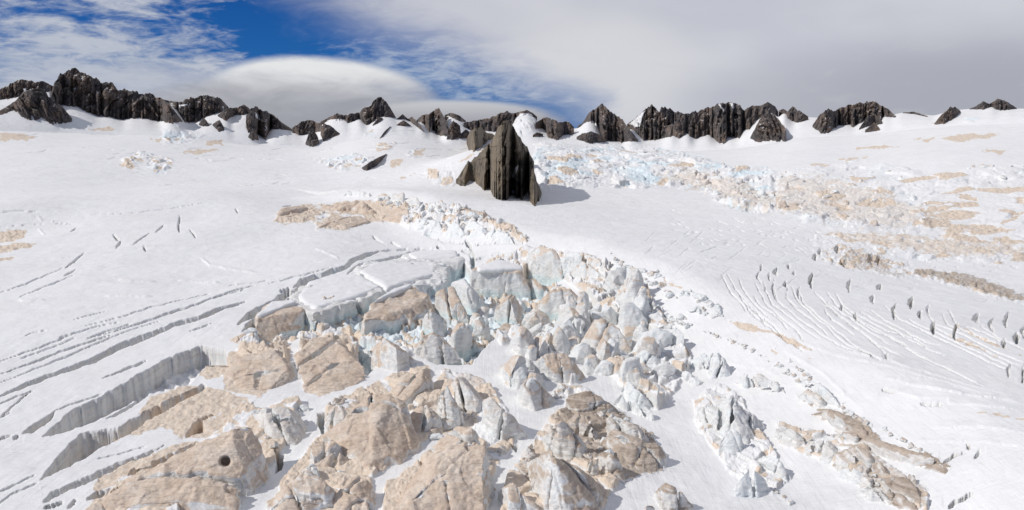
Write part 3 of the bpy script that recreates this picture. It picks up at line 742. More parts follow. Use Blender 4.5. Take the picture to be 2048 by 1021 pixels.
def surf(x, y):
    """height of the finished glacier surface at single points (nearest grid vertex)"""
    x = np.asarray(x, float); y = np.asarray(y, float)
    i = np.clip(np.searchsorted(RR, np.hypot(x, y)), 0, nr - 1); j = np.clip(np.searchsorted(AZ, np.arctan2(x, y)), 0, nc - 1)
    return GZ[i, j]
random.seed(31)
# ------------------------------------------------------------------ rock peaks
def rock(org, top, bot, label, name='rock_peak', cat='rock peak', mat=None, group='dark rock peaks along the skyline', lean=0.25, step=1.25, amp=0.2, rib=0.2, jag=1.0, seed=0, saww=0.6, ribs=None):
    T = pts(org, top); B = pts(org, bot)
    x0, x1 = max(T[0, 0], B[0, 0]), min(T[-1, 0], B[-1, 0])
    n = max(8, int((x1 - x0) / step)); X = np.linspace(x0, x1, n)
    yt = np.interp(X, T[:, 0], T[:, 1]); yb = np.interp(X, B[:, 0], B[:, 1])
    hp = np.maximum(yb - yt, 0.6)
    yt = yt - jag * np.minimum(4.0, 0.07 * hp) * (0.7 * ridged(X / 11.0, X * 0 + seed, 0.3, 2, 0.5) + 0.8 * fbm(X / 7.0, X * 0 + seed, 4.3, 4, 0.65) - 0.3)
    yb = yb + jag * np.minimum(3.0, 0.08 * hp) * fbm(X / 6.0, X * 0 + seed, 7.3, 3, 0.6)
    hp = np.maximum(yb - yt, 0.6); yt = yb - hp
    P = hit(X, yb)
    rb = np.hypot(P[:, 0], P[:, 1])
    k = max(3, n // 12) | 1
    pad = np.pad(rb, k, 'edge'); ker = np.ones(2 * k + 1) / (2 * k + 1)
    rs = np.convolve(pad, ker, 'valid')
    rb = np.clip(rb, rs - 90, rs + 90)
    H = hp / F * rb
    Hm = np.max(H)
    rt = np.maximum(rs + 0.3 * H + 0.12 * Hm, rb + 0.25 * H)
    # wings close the tent at both ends
    m = max(10, int(hp.max() / step))
    t = np.linspace(0, 1, m)[:, None]
    row = yb + (yt - yb) * t
    D = ray(np.broadcast_to(X, row.shape), row); hz = np.hypot(D[..., 0], D[..., 1])
    U = (X - x0) / F * rb.mean() / Hm
    u = U[None, :] + lean * (t - 0.5) * (H / Hm)[None, :]
    v = t * (H / Hm)[None, :]
    win = np.sin(np.pi * np.clip(t * 0.9 + 0.05, 0, 1)) ** 0.6
    g = ridged(u / rib, v / (rib * 3), seed * 1.7, 2, 0.5)
    saw = np.abs(((u / (rib * 1.6) + 0.55 * fbm(u / .45, v / .7, seed + 3.0, 3)) % 1.0) - 0.28) / 0.72
    f = fbm(u / (rib * .45), v / (rib * .9), seed + 9.0, 5, 0.65) + 0.6 * ridged(u / (rib * .5), v / (rib * 1.1), seed + 2.0, 4, 0.6)
    uu = u / (rib * 1.3) + 0.5 * v / rib; vv = v / (rib * 1.7) - 0.35 * u / rib
    cw = worley(uu + 0.3 * pn(u / .2, v / .3, seed), vv, int(seed * 7) + 5)
    pl = (cw[2] - .5) + 1.5 * (cw[3] - .5) * cw[5] + 1.2 * (cw[4] - .5) * cw[6]
    cw2 = worley(uu * 2.3, vv * 2.1, int(seed * 7) + 6); pl = pl + 0.45 * ((cw2[2] - .5) + 1.4 * (cw2[3] - .5) * cw2[5])
    dr = -amp * H[None, :] * win * (0.35 * g + saww * (saw - 0.5) + 0.26 * f + (1.4 - saww) * pl)
    if ribs:                                           # traced buttresses: lines and how far they stand out (m)
        XX = np.broadcast_to(X, row.shape); xs = [np.full(row.shape, X[0])]; vs = [0.0]
        for org2, line, val in ribs:
            q = pts(org2, line); xs.append(np.interp(row, q[:, 1], q[:, 0])); vs.append(val)
        xs.append(np.full(row.shape, X[-1])); vs.append(0.0)
        out = np.zeros(row.shape)
        for a_, b_, va, vb in zip(xs, xs[1:], vs, vs[1:]):
            wd = np.maximum(b_ - a_, .5); k_ = (XX >= a_) & (XX < b_)
            out = np.where(k_, va + (vb - va) * np.clip((XX - a_) / wd, 0, 1), out)
        dr = dr - out * (.35 + .65 * win) * sstep(0, .12, 1 - t)
    r = rb + (rt - rb) * t ** 0.85 + dr
    front = D * (r / hz)[..., None]; front[..., 2] += CAM_H
    rows = [front[:1] - np.array([0, 0, 1.5])] + [front]
    last = front[-1]
    gx, gy = last[:, 0], last[:, 1]
    rl = np.hypot(gx, gy)
    for i in range(1, 7):
        s = i / 6.0
        rr = rl + (0.75 * H + 4) * s
        pp = last * 1.0
        pp[:, 0] = gx * rr / rl; pp[:, 1] = gy * rr / rl
        pp[:, 2] = last[:, 2] - (H * 1.15 + 12) * s ** 1.15 + 0.12 * H * pn(U / 0.2, U * 0 + s * 4, seed) * (1 - s)
        rows.append(pp[None])
    V = np.concatenate(rows, 0); a, b = V.shape[:2]
    ix = np.arange(a * b).reshape(a, b)
    Q = np.stack([ix[:-1, :-1], ix[:-1, 1:], ix[1:, 1:], ix[1:, :-1]], -1).reshape(-1, 4)
    o = mesh_obj(name, V.reshape(-1, 3), Q, mat or MAT_PEAK)
    # facets: rock keeps hard edges where the turn is strong
    return tag(o, label, cat, group)


for i, (org, t, b, lab) in enumerate(RK):
    rock(org, t, b, lab, seed=3.1 * i, lean=random.choice((-.5, -.25, .3, .5)), saww=(0.35 if i < 27 else 0.6), rib=(0.24 if i < 27 else 0.12), amp=(0.26 if i < 27 else 0.2))
rock('S', '478,540;540,500;600,470;622,460', '478,548;490,557;510,560;570,527;622,466', 'slanting dark rock slab alone on the snow, left of the pyramid', 'rock_slab', 'rock', MAT_PEAK, None, step=0.9, seed=71)
rock('S', '1088,375;1110,330;1140,318;1170,303;1210,340;1240,345;1262,362', '1088,400;1100,440;1130,452;1180,417;1220,382;1262,368', 'small ribbed brown rock tucked behind the left shoulder of the pyramid', 'rock_outcrop', 'rock', MAT_NUN, None, lean=0.2, step=0.8, amp=0.3, rib=0.28, seed=33)
NUN_OBJ = rock('S', '1026,612;1042,590;1060,560;1100,505;1120,510;1140,480;1170,450;1200,420;1230,400;1248,365;1260,340;1290,290;1320,262;1345,285;1365,315;1380,340;1410,385;1440,430;1470,480;1482,505;1482,560;1500,620;1527,688',
     '1026,635;1075,648;1110,612;1140,616;1165,645;1190,668;1220,652;1238,690;1250,714;1330,724;1350,690;1362,690;1380,712;1395,724;1420,712;1450,668;1458,740;1490,758;1510,740;1527,697',
     'tall brown rock pyramid with upright ribs standing alone in the middle of the snow', 'rock_pyramid', 'rock pyramid', MAT_NUN, None, lean=-0.35, step=0.55, amp=0.21, rib=0.2, jag=1.3, seed=8.5, saww=0.25,
     ribs=[('N', '215,470;195,560;165,750', 7), ('N', '255,440;245,560;245,700', 0), ('N', '425,270;405,420;395,800', 15), ('N', '470,270;460,480;445,800', 1),
           ('N', '655,0;620,200;600,400;610,900', 26), ('N', '700,60;745,280;755,420;705,640;680,860', 6), ('N', '730,130;790,300;780,480;730,680;790,900', 17),
           ('N', '800,230;870,420;885,620;880,830', 5), ('N', '820,250;905,560;905,780;925,970', 13)])


# ---- snow lying in the gullies of the peaks, a part of its peak
from mathutils.bvhtree import BVHTree


def snow_on(o, org, text, name='snow_gully', thick=2.2, step=0.8):
    me = o.data; tree = BVHTree.FromPolygons([v.co for v in me.vertices], [p.vertices[:] for p in me.polygons])
    p = pts(org, text); xs = np.arange(p[:, 0].min() - 1, p[:, 0].max() + 1, step); ys = np.arange(p[:, 1].min() - 1, p[:, 1].max() + 1, step)
    X, Y = np.meshgrid(xs, ys)
    sd = poly_sd(X + 0.9 * pn(X / 4, Y / 4, 1.0), Y + 0.9 * pn(X / 4, Y / 4, 5.0), p); D = ray(X, Y)
    ids = {}; V = []
    for i in range(X.shape[0]):
        for j in range(X.shape[1]):
            if sd[i, j] < -0.6: continue
            d = Vector(D[i, j]); loc, nrm, fi, dist = tree.ray_cast(Vector((0, 0, CAM_H)), d)
            if loc is None: continue
            ids[i, j] = len(V); V.append(loc - d * (-0.8 + thick * float(sstep(-0.6, 2.2, sd[i, j]))))
    fs = [(ids[i, j], ids[i + 1, j], ids[i + 1, j + 1], ids[i, j + 1]) for (i, j) in ids if (i + 1, j) in ids and (i + 1, j + 1) in ids and (i, j + 1) in ids]
    if len(fs) < 4: return
    n = len(V)
    back = [v + (v - Vector((0, 0, CAM_H))).normalized() * 6 for v in V]
    V2 = [tuple(v) for v in V] + [tuple(v) for v in back]
    edge = {}
    for f in fs:
        for a, b in zip(f, f[1:] + f[:1]): edge[(a, b)] = 1
    rim = [(b, a, a + n, b + n) for (a, b) in edge if (b, a) not in edge]
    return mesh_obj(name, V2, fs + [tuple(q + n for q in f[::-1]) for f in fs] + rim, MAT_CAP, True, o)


snow_on(NUN_OBJ, 'S', '1352,602;1360,570;1372,540;1388,524;1388,545;1378,580;1362,606', 'snow_patch')
snow_on(NUN_OBJ, 'S', '1348,678;1360,668;1372,690;1368,700;1352,690', 'snow_patch')
PK = {o['label']: o for o in COL.objects if o.name.startswith('rock_peak')}


def pk(words):
    return next(o for k, o in PK.items() if k.startswith(words))


for words, org, t in (('broad striped dark mountain', 'T', '252,170;268,168;298,212;288,214;270,190'), ('broad striped dark mountain', 'T', '322,163;345,160;352,185;348,206;335,190'), ('broad striped dark mountain', 'T', '360,172;380,182;372,184'),
                      ('ragged dark peak with', 'U', '462,500;485,482;515,452;535,440;520,478;512,508;490,512;480,500'), ('ragged dark peak with', 'U', '632,500;650,480;655,500;640,530;625,535'),
                      ('pointed dark peak split', 'S', '872,335;882,290;893,240;903,240;898,290;888,335'), ('pointed dark peak split', 'S', '810,285;830,288;868,320;850,322'),
                      ('low dark crest behind a wh', 'S', '968,240;985,238;1005,262;1060,275;1000,275'), ('long dark crest rising', 'S', '1385,250;1400,225;1450,222;1480,238;1440,245'),
                      ('flat-topped brown rock hil', 'R', '1040,322;1090,315;1100,325;1060,332;1050,345'), ('flat-topped brown rock hil', 'R', '1185,290;1200,282;1195,300'), ('flat-topped brown rock hil', 'R', '1290,325;1308,330;1305,350'),
                      ('flat-topped brown rock hil', 'R', '1190,340;1205,333;1200,346'), ('crooked dark pinnacles', 'R', '1490,365;1510,380;1520,415;1500,405;1488,385'), ('crooked dark pinnacles', 'R', '1540,425;1552,440;1565,475;1550,460'),
                      ('low dark crest; ', 'S', '0,0'), ('low dark double-humped', 'R', '130,225;150,222;160,240;140,252'), ('long whale-backed', 'T', '1200,225;1225,232;1240,244;1215,240'),
                      ('low dark rock crest', 'S', '265,270;300,258;380,258;385,280;330,285'), ('sharp dark peak', 'U', '300,492;322,482;345,500;350,520;330,512')):
    if words.startswith('low dark crest;'): continue
    snow_on(pk(words), org, t)
random.seed(57)
# ------------------------------------------------------------------ seracs and blocks of the broken ice
HS = 1.65
dg_jobs = []


def hull(points):
    bm = bmesh.new()
    for p in points: bm.verts.new(p)
    bmesh.ops.convex_hull(bm, input=bm.verts)
    loose = [v for v in bm.verts if not v.link_faces]
    bmesh.ops.delete(bm, geom=loose, context='VERTS')
    return bm


def fracture(points, cuts, gap, shift, sd):
    """break a convex block along vertical joints into pieces that have slipped a little"""
    pr = np.random.default_rng(int(sd * 131) + 5)
    pieces = [np.asarray(points, float)]
    a0 = pr.uniform(0, 3.14)
    for k in range(cuts):
        a = a0 + (k % 2) * 1.45 + pr.uniform(-.35, .35); e = pr.uniform(-.3, .3)
        n = Vector((math.cos(a) * math.cos(e), math.sin(a) * math.cos(e), math.sin(e)))
        nxt = []
        for q in pieces:
            s = q @ np.array(n); c = s.min() + (s.max() - s.min()) * pr.uniform(.3, .7)
            for sgn in (1, -1):
                bm = hull(q)
                bmesh.ops.bisect_plane(bm, geom=bm.verts[:] + bm.edges[:] + bm.faces[:], plane_co=n * (c - sgn * gap / 2 * pr.uniform(.6, 1.4)), plane_no=n * sgn, clear_outer=True)
                v = np.array([w.co[:] for w in bm.verts]); bm.free()
                if len(v) > 4 and np.ptp(v, 0).min() > .5: nxt.append(v)
        pieces = nxt or pieces
    out = []
    for q in pieces:
        top = q[:, 2] > q[:, 2].mean()
        q = q + np.array([0, 0, pr.uniform(-shift, shift * .5)])
        q[top, :2] += pr.normal(size=2) * shift * .35
        out.append(q)
    return out


def job(name, points, voxel, done):
    bm = bmesh.new()
    for q in (points if isinstance(points, list) and isinstance(points[0], np.ndarray) else [points]):
        b1 = hull(q); m1 = bpy.data.meshes.new('piece'); b1.to_mesh(m1); b1.free(); bm.from_mesh(m1); bpy.data.meshes.remove(m1)
    me = bpy.data.meshes.new('hull'); bm.to_mesh(me); bm.free()
    o = bpy.data.objects.new(name, me); COL.objects.link(o)
    md = o.modifiers.new('r', 'REMESH'); md.mode = 'VOXEL'; md.voxel_size = voxel
    dg_jobs.append((o, done))
    return o


def coords(me):
    a = np.empty(len(me.vertices) * 3, np.float32); me.vertices.foreach_get('co', a)
    return a.reshape(-1, 3).astype(float)


def normals(me):
    a = np.empty(len(me.vertices) * 3, np.float32); me.vertices.foreach_get('normal', a)
    return a.reshape(-1, 3).astype(float)


def soften(me, V, k):
    """average every vertex with its neighbours k times"""
    e = np.empty(len(me.edges) * 2, np.int32); me.edges.foreach_get('vertices', e); e = e.reshape(-1, 2)
    n = len(V); cnt = np.bincount(e.ravel(), minlength=n)[:, None].astype(float)
    for _ in range(k):
        s = np.zeros_like(V)
        for c in range(3):
            s[:, c] = np.bincount(e[:, 0], V[e[:, 1], c], n) + np.bincount(e[:, 1], V[e[:, 0], c], n)
        V = 0.4 * V + 0.6 * s / np.maximum(cnt, 1)
    return V


def serac(org, text, label, tan=1.0, brown=0.0, cap=0.0, rough=1.0, depth=4.0, flare=0.06, name='serac', cat='serac', group=None, snow=None, holes=(), vox=1.1, hs=HS, cuts=None, grow=None):
    q = pts(org, text)
    P = hit(q[:, 0], q[:, 1], q[:, 2] * hs)
    c = P[:, :2].mean(0)
    base = P.copy(); off = P[:, :2] - c
    base[:, :2] = c + off * (1 + flare)
    base[:, 2] = np.minimum(ground(base[:, 0], base[:, 1]), P[:, 2]) - depth
    allp = np.concatenate([P, base]) - np.array([c[0], c[1], 0])
    z0 = float(ground(c[:1], c[1:])[0])
    allp[:, 2] -= z0
    allp[:, :2] *= grow or (1.07 if org in 'CDE' else 1.13)
    dist = math.hypot(*c); size = float(np.ptp(P[:, :2], 0).mean())
    voxel = min(max(0.22, dist / 731.0 * vox), size / 14)
    sd = random.uniform(0, 90)

    def done(o, me):
        V = coords(me); N = normals(me)
        w = V * 1.0
        L = min(max(size * 0.28, 2.0), 7.0)
        E = np.ptp(V, 0)
        pr = np.random.default_rng(int(sd * 97))
        for k in range(4):                              # chisel: ice breaks along planes
            a = pr.uniform(0, 6.283); e = pr.uniform(0.05, 0.9)
            n = np.array([math.cos(a) * math.cos(e), math.sin(a) * math.cos(e), math.sin(e)])
            s = V @ n; lim = np.quantile(s, pr.uniform(0.90, 0.98))
            V = V - np.maximum(s - lim, 0)[:, None] * n * 0.85
        B1 = 4.5 if size > 12 else 2.8
        cb = worley(w[:, 0] / B1 + 0.25 * w[:, 2] / B1 + sd, w[:, 1] / B1 - 0.2 * w[:, 2] / B1 + 0.35 * pn(w[:, 2] / B1, w[:, 0] * 0 + sd), int(sd) + 3)
        cs = worley(w[:, 0] / 2.0 + 0.5 * w[:, 2] / 2.0 + sd, w[:, 1] / 2.0 + 0.4 * w[:, 2] / 2.0, int(sd) + 7)
        blk = 0.045 * size * rough * ((cb[2] - 0.5) + 0.9 * (cb[3] - .5) * cb[5] + 0.9 * (cb[4] - .5) * cb[6]) * (0.35 + 0.65 * np.clip(1 - N[:, 2], 0, 1)) + 0.32 * rough * (cs[2] - 0.5) * np.clip(1.2 - N[:, 2], 0.25, 1)
        d = blk + 0.02 * size * rough * fbm(w[:, 0] / L, w[:, 1] / L, w[:, 2] / L + sd, 2)
        d = d + 0.16 * rough * ridged(w[:, 0] / 2.3, w[:, 1] / 2.3, w[:, 2] / 3.2 + sd, 3, 0.6) * min(1.0, size / 14)
        steep = 1 - np.clip(np.abs(N[:, 2]), 0, 1)
        st = w[:, 2] + 0.22 * w[:, 0] - 0.15 * w[:, 1] + 0.6 * pn(w[:, 0] / 5, w[:, 1] / 5, sd)
        d = d + 0.32 * rough * steep * fbm(w[:, 0] / 2.2, w[:, 1] / 2.2, w[:, 2] / 13 + sd, 2)
        fr = (st / (1.5 + 0.03 * size)) % 1.0
        d = d + 0.30 * rough * steep * (np.where(fr < .8, fr / .8, (1 - fr) / .2) - .5) * sstep(-.3, .3, pn(w[:, 0] / 6, w[:, 1] / 6, w[:, 2] / 3 + sd))
        d = d + 0.14 * rough * steep * pn(st / 0.55, st * 0 + sd, 1.0)
        cr = worley(w[:, 0] / (L * 1.3) + w[:, 2] * .05, w[:, 1] / (L * 1.3), int(sd))
        V2 = V + N * d[:, None]
        for hx, hy, hr, hd in holes:
            X = V2 + np.array([c[0], c[1], z0]); u, v = chart(X[:, 0], X[:, 1], X[:, 2])
            hh = pts(org, f'{hx},{hy}')[0]
            vis = (N * (np.array([0, 0, CAM_H]) - X)).sum(1) > 0
            m = np.hypot(u - hh[0], v - hh[1]); R = hr / SCL.get(org, 2.917)
            k = np.where(vis, sstep(R, R * .55, m), 0)
            V2 = V2 + ray(hh[0], hh[1]) * (k * hd)[:, None]
        V2 = soften(me, V2, 1)
        me.vertices.foreach_set('co', V2.astype(np.float32).ravel()); me.update()
        N2 = normals(me)
        Ns = soften(me, N2, 6); Ns /= np.linalg.norm(Ns, axis=1, keepdims=True) + 1e-9
        me.polygons.foreach_set('use_smooth', np.ones(len(me.polygons), bool))
        nzv = Ns[:, 2]
        big = fbm(w[:, 0] / 6, w[:, 1] / 6, w[:, 2] / 6 + sd, 3)
        set_attr(me, 'dirt', tan * sstep(0.08, 0.62, nzv + 0.25 * big))
        set_attr(me, 'grime', np.full(len(w), min(1.0, max(0.0, tan * 1.1 - .1) * .6 + brown * .5)) * np.clip(.75 + .5 * big, 0, 1)); set_attr(me, 'deep', sstep(0.5, -6.0, w[:, 2] + big))
        set_attr(me, 'brown', np.clip(brown + 0.25 * brown * big, 0, 1))
        set_attr(me, 'cap', cap * sstep(0.72, 0.92, nzv + 0.06 * big))
        me.materials.clear(); me.materials.append(MAT_ICE)
    if cuts is None: cuts = 2 if size > 7 else 1
    if snow: cuts = min(cuts, 1)
    o = job(name, fracture(allp, cuts, min(max(0.9, size * .045), 1.6) * (.8 if snow else 1), 0.04 * size * (0.2 if snow else 1), sd), voxel, done)
    o.location = (c[0], c[1], z0)
    tag(o, label, cat, group)
    if snow:
        s = pts(org, snow); C = hit(s[:, 0], s[:, 1], s[:, 2] * hs) - np.array([c[0], c[1], z0])
        m0 = C.mean(0); up = C.copy(); up[:, :2] = m0[:2] + (C[:, :2] - m0[:2]) * 0.93; up[:, 2] += 1.1
        lo = C.copy(); lo[:, :2] = m0[:2] + (C[:, :2] - m0[:2]) * 1.01; lo[:, 2] -= 1.2

        def done2(o2, me):
            V = coords(me); N = normals(me)
            d = 0.25 * fbm(V[:, 0] / 4, V[:, 1] / 4, V[:, 2] / 4 + sd, 3)
            V2 = soften(me, V + N * d[:, None], 3)
            me.vertices.foreach_set('co', V2.astype(np.float32).ravel()); me.update()
            me.polygons.foreach_set('use_smooth', np.ones(len(me.polygons), bool))
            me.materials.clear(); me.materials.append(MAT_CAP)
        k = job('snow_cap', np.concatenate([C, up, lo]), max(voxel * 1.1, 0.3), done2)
        k.parent = o
    return o


